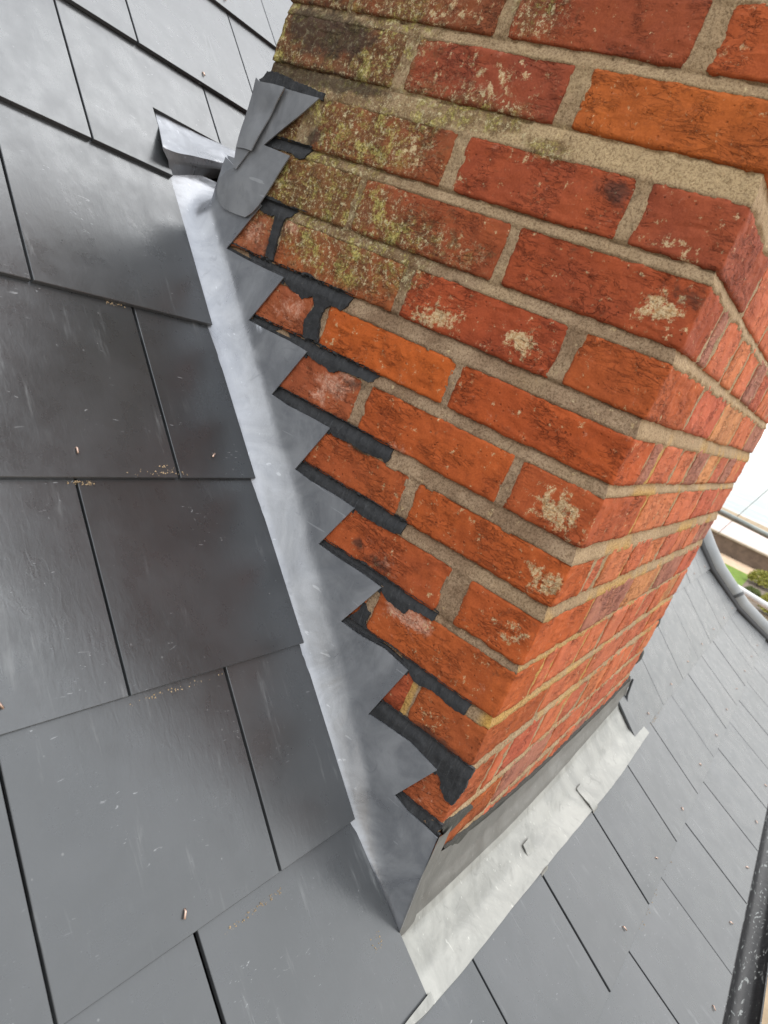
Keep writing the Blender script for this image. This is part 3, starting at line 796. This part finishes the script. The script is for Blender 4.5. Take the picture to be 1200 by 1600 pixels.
# ------------------------------------------------------------------ the chimney: brick by brick
chim = empty('chimney', (GW / 2, CD / 2, Z0), 'red brick chimney stack with crumbling mortar and lichen on its upper courses', 'chimney')
COURSES = {-6: (474, 530), -5: (396, 454), -4: (317, 376), -3: (240, 298), -2: (166, 221), -1: (91.5, 147), 0: (-1, 57), 1: (-80, -21), 2: (-155, -102), 3: (-231, -184),
           4: (-306, -253), 5: (-381, -335), 6: (-460, -407), 7: (-534, -477), 8: (-604, -556), 9: (-693, -625), 10: (-768, -711), 11: (-845, -787), 12: (-921, -863)}
LEFT = {-6: [(0, 208), (222, 440), (455, 668)], -5: [(0, 100), (112, 328), (340, 555), (566, 668)], -4: [(0, 208), (222, 440), (455, 668)],
        -3: [(0, 208), (222, 440), (455, 668)], -2: [(0, 97), (121, 325), (345, 559), (568, 668)], -1: [(0, 208), (232, 439), (459, 668)],
        0: [(0, 96), (114, 321), (341, 553), (586, 668)], 1: [(0, 215), (229, 444), (456, 668)], 2: [(0, 97), (117, 326), (342, 553), (573, 668)],
        3: [(0, 216), (227, 431), (462, 668)], 4: [(0, 99), (113, 324), (343, 556), (570, 668)], 5: [(0, 209), (227, 440), (455, 668)],
        6: [(0, 95), (126, 330), (345, 556), (570, 668)], 7: [(0, 200), (216, 430), (445, 668)], 8: [(0, 98), (112, 330), (345, 556), (570, 668)],
        9: [(0, 100), (112, 330), (345, 668)], 10: [(0, 210), (222, 668)], 11: [(0, 100), (112, 668)], 12: [(0, 210), (222, 668)]}
RIGHT_E = [(0, 211), (222, 430), (442, 664), (676, 890), (902, GW)]
RIGHT_O = [(0, 100), (112, 155), (166, 286), (298, 400), (412, 525), (537, 655), (667, 778), (790, 893), (905, 1000), (1011, GW)]
def stain_at(y, z):
    o_ = [0, 0, 0, 0]
    for (cy, cz, ry, rz, t, s) in STAINS:
        d = ((y - cy) / ry) ** 2 + ((z - cz) / rz) ** 2
        if d < 4: o_[t] += s * (1.05 if t == 1 else 1.0) * math.exp(-d * (1.5 if t == 1 else 1.1))
    # general weathering of the upper back corner
    o_[0] += .65 * sstep(250, 640, y) * sstep(-230, -30, z) * (1 - sstep(210, 330, z) * .4)
    return [min(1.3 if i == 1 else 1.0, q) for i, q in enumerate(o_)]

def lattice_box(x0, x1, y0, y1, z0_, z1, sx, sy, sz):
    nx = max(1, round((x1 - x0) / sx)); ny = max(1, round((y1 - y0) / sy)); nz = max(1, round((z1 - z0_) / sz))
    idx = {}; vs = []; fs = []
    def V(i, j, l):
        key = (i, j, l)
        if key not in idx:
            idx[key] = len(vs); vs.append((x0 + (x1 - x0) * i / nx, y0 + (y1 - y0) * j / ny, z0_ + (z1 - z0_) * l / nz))
        return idx[key]
    for j in range(ny):
        for l in range(nz):
            fs.append((V(0, j, l), V(0, j, l + 1), V(0, j + 1, l + 1), V(0, j + 1, l)))
            fs.append((V(nx, j, l), V(nx, j + 1, l), V(nx, j + 1, l + 1), V(nx, j, l + 1)))
    for i in range(nx):
        for l in range(nz):
            fs.append((V(i, 0, l), V(i + 1, 0, l), V(i + 1, 0, l + 1), V(i, 0, l + 1)))
            fs.append((V(i, ny, l), V(i, ny, l + 1), V(i + 1, ny, l + 1), V(i + 1, ny, l)))
    for i in range(nx):
        for j in range(ny):
            fs.append((V(i, j, 0), V(i, j + 1, 0), V(i + 1, j + 1, 0), V(i + 1, j, 0)))
            fs.append((V(i, j, nz), V(i + 1, j, nz), V(i + 1, j + 1, nz), V(i, j + 1, nz)))
    return vs, fs

def make_brick(x0, x1, y0, y1, z0_, z1, color, seed, sx, sy, sz, rough=1.0, stained=True):
    vs, fs = lattice_box(x0, x1, y0, y1, z0_, z1, sx, sy, sz)
    r = random.Random(seed); so = r.uniform(0, 500)
    push = r.uniform(-1.0, .8); R = 2.4 * rough
    out = []
    for (x, y, z) in vs:
        q = Vector((max(x0 + R, min(x1 - R, x)), max(y0 + R, min(y1 - R, y)), max(z0_ + R, min(z1 - R, z))))
        p = Vector((x, y, z)); d = p - q
        if d.length > 0: d.normalize()
        n = n3(x + so, y, z, .021) * 1.7 + n3(x + so, y, z, .075) * 1.7 + n3(x, y + so, z, .17) * 1.15 + n3(x, y, z + so, .42) * .5
        p = q + d * (R + n * rough)
        out.append((p.x + push * .6, p.y, p.z))
    c = ((x0 + x1) / 2, (y0 + y1) / 2, (z0_ + z1) / 2)
    o = mesh_obj('brick', out, fs, M_BRICK, chim, c, smooth=True, color=(*color, 1))
    if True:
        at = o.data.color_attributes.new('stain', 'FLOAT_COLOR', 'POINT')
        buf = []
        for (x, y, z) in out: buf += stain_at(y, z) if (stained and x < 8) else [0, 0, 0, 0]
        at.data.foreach_set('color', buf)
    return o

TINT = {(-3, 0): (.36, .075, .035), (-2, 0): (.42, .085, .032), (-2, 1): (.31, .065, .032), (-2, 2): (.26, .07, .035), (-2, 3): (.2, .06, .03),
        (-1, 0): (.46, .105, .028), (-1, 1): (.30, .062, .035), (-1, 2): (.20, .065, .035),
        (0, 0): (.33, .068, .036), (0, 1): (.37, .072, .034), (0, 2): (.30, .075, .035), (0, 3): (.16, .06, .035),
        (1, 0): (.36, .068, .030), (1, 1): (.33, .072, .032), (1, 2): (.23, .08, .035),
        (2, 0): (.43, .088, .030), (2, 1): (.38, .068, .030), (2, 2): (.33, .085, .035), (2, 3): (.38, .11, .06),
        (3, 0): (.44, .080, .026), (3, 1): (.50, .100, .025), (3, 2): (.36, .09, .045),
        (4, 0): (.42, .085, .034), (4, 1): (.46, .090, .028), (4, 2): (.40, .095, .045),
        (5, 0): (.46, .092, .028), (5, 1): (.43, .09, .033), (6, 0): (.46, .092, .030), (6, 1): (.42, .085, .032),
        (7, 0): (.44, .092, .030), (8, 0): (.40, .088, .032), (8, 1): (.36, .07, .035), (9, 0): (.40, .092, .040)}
RT = [(.58, .160, .068), (.56, .150, .064), (.56, .170, .078), (.60, .195, .078), (.52, .145, .07), (.40, .165, .105), (.58, .25, .10), (.53, .130, .062), (.57, .155, .066), (.59, .17, .07)]  # salmon right-face tints, brightened in colour for the light on that side
bid = 0
def UP(k): return {0: 3.5, -1: 4, 9: 2, 1: 5}.get(k, 6.5)
for k_, (zb, zt) in COURSES.items():
    even = k_ % 2 == 0
    fine = -3 <= k_ <= 9
    for i, (a, b_) in enumerate(LEFT[k_]):
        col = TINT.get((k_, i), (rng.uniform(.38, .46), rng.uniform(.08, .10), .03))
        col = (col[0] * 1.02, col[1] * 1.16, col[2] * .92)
        bid += 1
        if i == 0:      # corner brick: seen on both faces
            xr = (RIGHT_E if even else RIGHT_O)[0][1]
            make_brick(0, xr, 0, b_ + 1, zb - 1, zt + UP(k_), col, bid, 6, 4 if fine else 12, 4 if fine else 12)
        else:
            vis = fine and a < 668 and (k_ < 5 or a < 650 - 80 * (k_ - 1))
            make_brick(0, 60, a - 1.5, b_ + 1.5, zb - 1, zt + UP(k_), col, bid, 12, 4 if vis else 14, 4 if vis else 14)
    for i, (a, b_) in enumerate((RIGHT_E if even else RIGHT_O)):
        if i == 0: continue
        bid += 1
        make_brick(a + rng.uniform(-4, 4) * (b_ < GW), b_ + (rng.uniform(-3, 3) if b_ < GW else 0), 0 + rng.uniform(-1, 1.5), 60, zb - 1 + rng.uniform(-1.5, 1.5), zt + 10.5 + rng.uniform(-2, 1.5),
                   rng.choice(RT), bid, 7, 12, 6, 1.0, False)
    # the two hidden sides, plainly built
    for (a, b_) in [(70, 285), (297, 512), (524, CD - 2)]:
        make_brick(GW - 50, GW, a, b_, zb, zt, rng.choice(RT), bid * 7 + a, 30, 40, 20, 1.0, False)
    for i in range(4):
        if zb > -120:
            make_brick(120 + 225 * i, 120 + 225 * i + 213, CD - 50, CD, zb, zt, rng.choice(RT), bid * 9 + i, 40, 30, 20, 1.0, False)

# mortar: weathered joints, struck back under each brick
CZ = sorted([(zb - 1, zt + UP(k_) - 1.5, k_) for k_, (zb, zt) in COURSES.items()])
def z_state(z):
    for i, (zb, zt, k_) in enumerate(CZ):
        if zb <= z <= zt: return ('brick', k_, 0)
        if i + 1 < len(CZ) and zt < z < CZ[i + 1][0]:
            return ('bed', CZ[i + 1][2], (z - zt) / (CZ[i + 1][0] - zt))
    return ('brick', 12, 0)
mv = []; mf = []; stn = []; ton = []
NY, DY = 222, 668.0 / 222
ZB, ZT_, DZ = -905.0, 300.0, 2.6
NZ = int((ZT_ - ZB) / DZ)
for j in range(NZ + 1):
    z = ZB + j * DZ
    for i in range(NY + 1):
        y = 1.5 + i * (667 - 1.5) / NY
        st_, kk, t = z_state(z + n3(y, z, 3, .05) * 1.3)
        w = n3(y, z, 0, .035) * 1.1 + n3(y, z, 5, .13) * 1.0 + n3(y, z, 9, .33) * .8
        if st_ == 'bed':
            big = 1 if kk == -1 else 0
            x = -0.4 + (4.6 - 1.2 * big) * t ** 1.4 + w
            if t > .93: x += 2.5
        else:
            x = 4.5 + w * .5
            kl = LEFT[kk]
            for (a, b_) in zip(kl, kl[1:]):
                if a[1] - 3 < y < b_[0] + 3: x = 1.2 + w * 1.2
        rc0 = (-0.4 + 4.6 * t ** 1.4 + n3(0, 0, z, .2)) if st_ == 'bed' else 5.0
        if i == 0: x = y = rc0
        mv.append((x, max(y, rc0 if i < 3 else -9), z))
        sa = stain_at(y, z); sa[1] *= .3; sa[3] *= .2; stn += sa
        pale = .85 * sstep(60, 68, z) * (1 - sstep(88, 95, z)) * (1 - sstep(380, 470, y)) + .5 * sstep(-170, 60, z) + .25 * sstep(.1, .45, n3(y, z, 90, .012))
        yel = (1 - sstep(6, 22, y)) * sstep(-560, -545, z) * (1 - sstep(-530, -520, z)) + .8 * sstep(101, 104, y) * (1 - sstep(112, 115, y)) * sstep(-615, -606, z) * (1 - sstep(-560, -552, z))
        yel += .5 * (1 - sstep(0, 14, y)) * sstep(-640, -620, z) * (1 - sstep(-612, -600, z))
        ton += [min(1, pale), min(1, yel), 0, 1]
W_ = NY + 1
for j in range(NZ):
    for i in range(NY):
        a = j * W_ + i; mf.append((a, a + W_, a + W_ + 1, a + 1))
base = len(mv)
NX2 = 200; DZ2 = 4.0; NZ2 = int((ZT_ - ZB) / DZ2)
for j in range(NZ2 + 1):
    z = ZB + j * DZ2
    for i in range(NX2 + 1):
        x = 1.5 + (GW - 3) * i / NX2
        st_, kk, t = z_state(z + n3(x, z, 3, .03) * 2)
        w = n3(x, z, 20, .035) * 1.4 + n3(x, z, 25, .13) * 1.2
        if st_ == 'bed': y = -0.6 + 5.5 * t ** 1.6 + w
        else:
            y = 4.5
            kl = RIGHT_E if kk % 2 == 0 else RIGHT_O
            for (a, b_) in zip(kl, kl[1:]):
                if a[1] - 5 < x < b_[0] + 5: y = 1.5 + w
        if i == 0:
            x = y = (-0.4 + 4.6 * t ** 1.4 + n3(0, 0, z, .2)) if st_ == 'bed' else 5.0
        mv.append((x, y, z)); stn += [0, 0, 0, 0]
        yel = sstep(.35, .85, .5 + n3(x, z, 40, .006) + n3(x, z, 80, .03) * .6) * (1.2 - t) * sstep(-640, -420, -abs(z + 400) - 260)
        yel = max(yel, (1 - sstep(20, 260, x)) * sstep(-560, -545, z) * (1 - sstep(-530, -520, z)))
        ton += [.45, min(1, yel * .7), 0, 1]
W2 = NX2 + 1
for j in range(NZ2):
    for i in range(NX2):
        a = base + j * W2 + i; mf.append((a, a + 1, a + W2 + 1, a + W2))
mo = mesh_obj('mortar', mv, mf, M_MORTAR, chim, (0, 0, Z0), smooth=True)
mo['kind'] = 'stuff'
at = mo.data.color_attributes.new('stain', 'FLOAT_COLOR', 'POINT'); at.data.foreach_set('color', stn)
at = mo.data.color_attributes.new('tone', 'FLOAT_COLOR', 'POINT'); at.data.foreach_set('color', ton)
v, f = box_verts(12, GW - 12, 12, CD - 8, -1000, 530); mesh_obj('mortar_core', v, f, M_MORTAR, chim)
v, f = box_verts(-6, GW + 6, -6, CD + 6, 530, 575); mesh_obj('cement_cap', v, f, M_MORTAR, chim)

for o in chim.children:
    if o.name.startswith(('mortar_core', 'cement_cap')):
        for nm in ('stain', 'tone'):
            q = o.data.color_attributes.new(nm, 'FLOAT_COLOR', 'POINT'); q.data.foreach_set('color', [0.0] * 4 * len(o.data.vertices))

# dark sealant pressed into the chased joints
def seal_x(y, z, th):
    x = -2.3 + n3(y, z, 60, .05) * 1.3 + n3(y, z, 70, .16) * .8 + n3(y, z, 75, .4) * .3
    for zb, zt, k_ in CZ:
        if zb - 16 < z < zb + .5:
            x += 5.0 * (1 - max(0, min(1, (zb - z) / 14.0))) ** 1.5
    return (x + th, y, z)
def tuck(p):
    for zb, zt, k_ in CZ:
        if -11 < p[1] - zb < 2: return [p[0], zb + 2.5]
    return p
for i, poly in enumerate(SEAL):
    poly = [tuck(p) for p in poly]
    sheet('sealant', poly, 2.6, seal_x, 5.0, M_SEAL, chim, .95, 30 + i, (0, poly[0][0], poly[0][1]), flip=True)
SS = STEP[:-1]
for i in range(0, 32, 4):                     # bead of sealant behind each cut edge of the lead
    P4 = [(p[0], p[1] + Z0 + p[0]) for p in STEP[i:i + 4]]
    P4[0] = (P4[0][0] + 1, P4[0][1])
    poly = [(y, z + 3.5) for y, z in P4] + [(y, z - 9) for y, z in reversed(P4)]
    sheet('sealant', poly, 6.0, lambda y, z, th: (-1.2 + n3(y, z, 60, .05) * .5 + th, y, z), 3.5, M_SEAL, chim, 0, 90 + i, (0, poly[0][0], poly[0][1]), flip=True)
for i, poly in enumerate(SEALR):
    sheet('sealant', poly, 9.0 if i else 5.0, lambda x, z, th: (x, -3.2 + n3(x, z, 50, .03) * 1.2 + th, z), 6.0, M_SEAL_GREY if i == 0 else M_SEAL_GREY, chim, .9, 50 + i, (poly[0][0], 0, poly[0][1]))
for (x, z, r_) in ((1111, -626, 16), (1120, -728, 19)):      # lumps of sealant at the far corner
    vs, fs = lattice_box(x - r_, x + r_ * .6, -6, 26, z - r_ * 1.2, z + r_ * 1.2, 7, 7, 7)
    out = []
    for p in vs:
        c_ = Vector((x - 2, 8, z)); d = Vector(p) - c_; d.normalize()
        out.append(tuple(c_ + Vector((d.x * r_, d.y * 14, d.z * r_ * 1.25)) * (1 + .25 * n3(*p, .06))))
    mesh_obj('sealant', out, fs, M_SEAL_GREY, chim, (x, 8, z), smooth=True)

# ------------------------------------------------------------------ leadwork
def KH(y): return lerp_tab([(-12, 1), (0, 6), (70, 30), (149, 46), (239, 54), (328, 64), (376, 62), (436, 54), (504, 52), (587, 47), (668, 45), (705, 42), (740, 24), (790, -2), (840, -6)], y)
def lead_map(y, q, th):
    """q above the slate plane: below zero tucks under the slates, then the sloping foot, then the upright"""
    k_ = KH(y); ex = EX(y); kx = -4.5 + 104 * sstep(696, 775, y)
    dent = n3(y, q, 3, .018) * 2.2 + n3(y, q, 8, .05) * .7
    if q < 0:
        return (ex + q * 1.6, y, Z0 + y - 8.5 + q * .5 - th)
    if q < k_:
        t = q / max(k_, .1)
        x = ex + (kx - ex) * (t + .12 * math.sin(math.pi * t)); h = -8.5 + (k_ + 8.5) * t
        s = math.sin(math.pi * t)
        return (x - dent * s * .7 + th * .75, y, Z0 + y + h + dent * s * .5 - th * .5)
    fade = sstep(0, 18, q - k_)
    return (kx - dent * fade * .22 + th, y, Z0 + y + q)
outline = [(-16.5, 4), (-13, 40), (-9, 90)] + [(STEP[-1][0], STEP[-1][1])] + [tuple(p) for p in reversed(STEP[:-1])]
outline += [(602, 163), (640, 150), (698, 112), (704, 60), (705, 41), (740, 23), (790, -3), (838, -7), (838, -24), (600, -24), (400, -24), (200, -24), (60, -20), (0, -12), (-8, 0)]
sf = sheet('step_flashing', outline, 8.0, lead_map, 1.8, M_LEAD, None, 0, 3, (0, 300, -500), flip=True)
tag(sf, 'grey lead flashing cut in sawtooth steps up the left side of the chimney', 'flashing')
# thin scored line where the lead turns up
pl = lambda y, q, off: Vector(lead_map(y, q, -off))

def wall_sheet(x, bend=0.0):
    return lambda y, z, th: (x + n3(y, z, 12, .02) * 1.3 - bend * math.exp(-((y - 655) ** 2 + (z + 40) ** 2) / 900.0) * 4 + th, y, z)
cv = sheet('cover_flashing', COVER, 7.0, wall_sheet(-8.5), 1.8, M_LEAD_DARK, None, 0, 5, (0, 640, -40), flip=True)
tag(cv, 'dull lead sheet with rounded foot dressed over the top of the stepped flashing', 'flashing')
tg = sheet('corner_tongue', TONGUE, 5.0, wall_sheet(-11.5), 1.6, M_LEAD_DARK, None, 0, 6, (0, 665, -45), flip=True)
tag(tg, 'narrow lead tongue turned down at the back corner of the chimney', 'flashing')
def lap_map(y, z, th):
    x = -14.5 + n3(y, z, 22, .03) * 1.6 + 2.0 * math.exp(-((y - 640) ** 2 + (z - 25) ** 2) / 260.0)
    return (x + th, y, z)
lp = sheet('corner_lap', LAP, 5.0, lap_map, 1.8, M_LEAD_DARK, None, 0, 7, (0, 650, 10), flip=True)
tag(lp, 'tall folded strip of lead lapped over the cover sheet at the back corner', 'flashing')

# outlet of the back gutter
def loft(name, rows, mat, thick, sub=6, label=None, cat=None, bump=1.0, smooth=True):
    """rows of equal length, resampled smoothly; closed with a back skin"""
    def samp(r, n):
        P = [Vector(p) for p in r]; out = []
        for i in range(n):
            u = i / (n - 1) * (len(P) - 1); j = min(int(u), len(P) - 2); t = u - j
            p0 = P[max(j - 1, 0)]; p1 = P[j]; p2 = P[j + 1]; p3 = P[min(j + 2, len(P) - 1)]
            out.append(.5 * ((2 * p1) + (p2 - p0) * t + (2 * p0 - 5 * p1 + 4 * p2 - p3) * t * t + (3 * p1 - p0 - 3 * p2 + p3) * t ** 3))
        return out
    n = max(len(r) for r in rows) * sub
    R_ = [samp(r, n) for r in rows]
    G = []
    for i in range(len(R_) - 1):
        for s in range(sub):
            t = s / sub
            G.append([R_[i][j].lerp(R_[i + 1][j], t) for j in range(n)])
    G.append(R_[-1])
    vs = []
    for g in G:
        for p in g:
            d = Vector((n3(p.x, p.y, p.z, .02), n3(p.y, p.z, p.x, .02), n3(p.z, p.x, p.y, .025))) * 1.5 * bump
            vs.append(tuple(p + d))
    m_ = len(G); N0 = len(vs)
    # back skin straight below
    vs += [(a, b_, c_ - thick) for a, b_, c_ in vs]
    fs = []
    for i in range(m_ - 1):
        for j in range(n - 1):
            a = i * n + j
            fs.append((a, a + 1, a + n + 1, a + n)); fs.append((N0 + a, N0 + a + n, N0 + a + n + 1, N0 + a + 1))
    for j in range(n - 1):
        fs.append((j, N0 + j, N0 + j + 1, j + 1)); a = (m_ - 1) * n + j; fs.append((a, a + 1, N0 + a + 1, N0 + a))
    for i in range(m_ - 1):
        a = i * n; fs.append((a, a + n, N0 + a + n, N0 + a)); a = i * n + n - 1; fs.append((a, N0 + a, N0 + a + n, a + n))
    o = mesh_obj(name, vs, fs, mat, None, tuple(vs[0]), smooth)
    o.data.set_sharp_from_angle(angle=math.radians(55))
    return o
go = loft('gutter_outlet', [OUT['top'], OUT['mid'], OUT['ridge'], [[a[0] + (b_[0] - a[0]) * .5, a[1] + (b_[1] - a[1]) * .25 - 2, a[2] * .55 + b_[2] * .45] for a, b_ in zip(OUT['ridge'], OUT['bot'])], [[q[0], q[1] - 2, q[2] - 7] for q in OUT['bot']]], M_LEAD, 2.0, 7)
tag(go, 'bright folded lead outlet of the gutter behind the chimney, under cut slates', 'gutter')
v, f = box_verts(100, GW + 60, CD + 2, 880, -60, -30); o = mesh_obj('gutter_sole', v, f, M_LEAD_DARK)
tag(o, 'lead sole of the gutter hidden behind the chimney stack', 'gutter')

# apron at the front
def fold_y(x): return lerp_tab([(0, -12), (141, -16), (377, -21), (600, -20), (1105, -12), (1300, -12)], x)
xs = [-62, -30, 4, 60, 140, 240, 350, 470, 600, 740, 880, 1000, 1090, 1190]
low = []
for x in xs:
    y = lerp_tab([(-62, -84), (-38, -88.8), (29, -93), (121, -95), (253, -96), (413, -99), (595, -103), (834, -109), (1189, -104)], x)
    low.append((x, y, -916.9 + (y + 91.3) * .58 + 6.5))
ap = empty('apron_flashing', (500, -60, -890), 'pale oxidised lead apron dressed over the slates along the front of the chimney', 'flashing')
top = [(x, fold_y(x), Z0 + fold_y(x) + 7) for x in xs]
mid1 = [(x, fold_y(x) - 7, Z0 + fold_y(x) - 2.5) for x in xs]
mid2 = [(x, -60, -856 - 60 * .88 + 7 + 1.5 * math.sin(x * .02)) for x in xs]
def reparent(o, p, name=None):
    o.location = o.location - p.location; o.parent = p
    return o
top_f = [p for p in top if p[0] >= 0]; n_ = len(top_f)
xsr = [x for x in xs if x >= 0]
sel = [i for i, x in enumerate(xs) if x >= 0]
bed_ = loft('apron_sheet', [[top[i] for i in sel], [mid1[i] for i in sel], [mid2[i] for i in sel], [low[i] for i in sel]], M_APRON, 2.0, 6, bump=.45)
reparent(bed_, ap)
tip = loft('apron_tip', [[(-62, -80, -904), (-30, -80, -904), (8, -80, -903)], [low[0], low[1], (8, low[2][1], low[2][2])]], M_APRON, 2.0, 3)
reparent(tip, ap)
ups = loft('upstand', [[(x if x < 1150 else 1165, -3.5, lerp_tab([(0, -740), (30, -748), (70, -772), (240, -798), (470, -815), (700, -818), (940, -818), (1110, -805), (1190, -810)], x)) for x in xsr],
                       [(x if x < 1150 else 1165, -5 + .35 * fold_y(x) * .3, -838) for x in xsr],
                       [(x, fold_y(x) + 2.2, Z0 + fold_y(x) + 16) for x in xsr], [(x, fold_y(x), Z0 + fold_y(x) + 7) for x in xsr]], M_UPSTAND_SHADED, 2.0, 6, bump=.45)
reparent(ups, ap)
wr = loft('corner_wrap', [[(-7, -6.5, -704), (10, -7, -706), (27, -6.5, -703)], [(-6.5, -9.5, -790), (12, -9, -792), (36, -7.5, -790)], [(-5.5, -16.5, -867), (16, -17.5, -869), (38, -16.5, -866)]], M_UPSTAND_SHADED, 1.5, 6, bump=.5)
reparent(wr, ap)
for cx_ in CLIPX:      # folded lead clips at the apron's lower edge
    y1 = lerp_tab([(253, -96), (413, -99), (595, -103), (834, -109)], cx_)
    rows = []
    for (y, dz) in ((y1 + 46, 7.5), (y1 + 40, 8.6), (y1 + 10, 9.2), (y1 - 2, 8.6), (y1 - 4, 5)):
        zz = (-856 + y * .88 + 3.5) if y > -91 else (-916.9 + (y + 91.3) * .58)
        w = 15 if y < y1 + 50 else 11
        rows.append([(cx_ - w, y, zz + dz), (cx_, y, zz + dz + 1), (cx_ + w, y, zz + dz)])
    o = loft('lead_clip', rows, M_APRON, 2.2, 3, bump=.25); reparent(o, ap)

# curled lead edge at the right end of the apron
pts = [(1150, -8, -800), (1160, -14, -850), (1150, -26, -872), (1128, -40, -884), (1112, -58, -898), (1118, -72, -908)]
o = tube_along('curled_edge', pts, 3.0, simple("lead_edge_dark", (.09, .095, .10), .5, .5), ap, 8); 

# ------------------------------------------------------------------ crumbs of mortar on the slates
vv = []; ff = []
rc = random.Random(3)
def crumb(k, x, s, size):
    lo, up, n, g = slate_frame(k); p = Vector((x, 0, 0)) + lo + up * s + n * (size * .4)
    b0 = len(vv)
    for d in ((1, 0, 0), (-1, 0, 0), (0, 1, 0), (0, -1, 0), (0, 0, 1), (0, 0, -1)):
        vv.append(tuple(p + Vector(d) * size * rc.uniform(.5, 1.2)))
    for t_ in ((0, 2, 4), (2, 1, 4), (1, 3, 4), (3, 0, 4), (2, 0, 5), (1, 2, 5), (3, 1, 5), (0, 3, 5)): ff.append(tuple(b0 + i for i in t_))
for (k_, xa, xb, s0, s1, n_) in ((3, -312, -280, 226, 231, 40), (2, -200, -170, 4, 16, 25), (5, -255, -165, 226, 231, 70), (2, -205, -175, 225, 231, 40), (2, -240, -150, 2, 10, 30),
                                 (4, -300, -170, 225, 231, 60), (6, 1240, 1400, 205, 214, 60), (6, 960, 1000, 204, 212, 25), (7, 600, 900, 205, 213, 50), (5, -60, -40, 100, 120, 26), (6, 1300, 1500, 206, 214, 30)):
    for i in range(n_): crumb(k_, rc.uniform(xa, xb), rc.uniform(s0, s1), rc.choice((.5, .7, .9, 1.4)))
o = mesh_obj('mortar_crumbs', vv, ff, simple("crumb", (.42, .31, .19), .95))
o['kind'] = 'stuff'; o['label'] = 'sandy crumbs of mortar and dust lying along the slate edges'
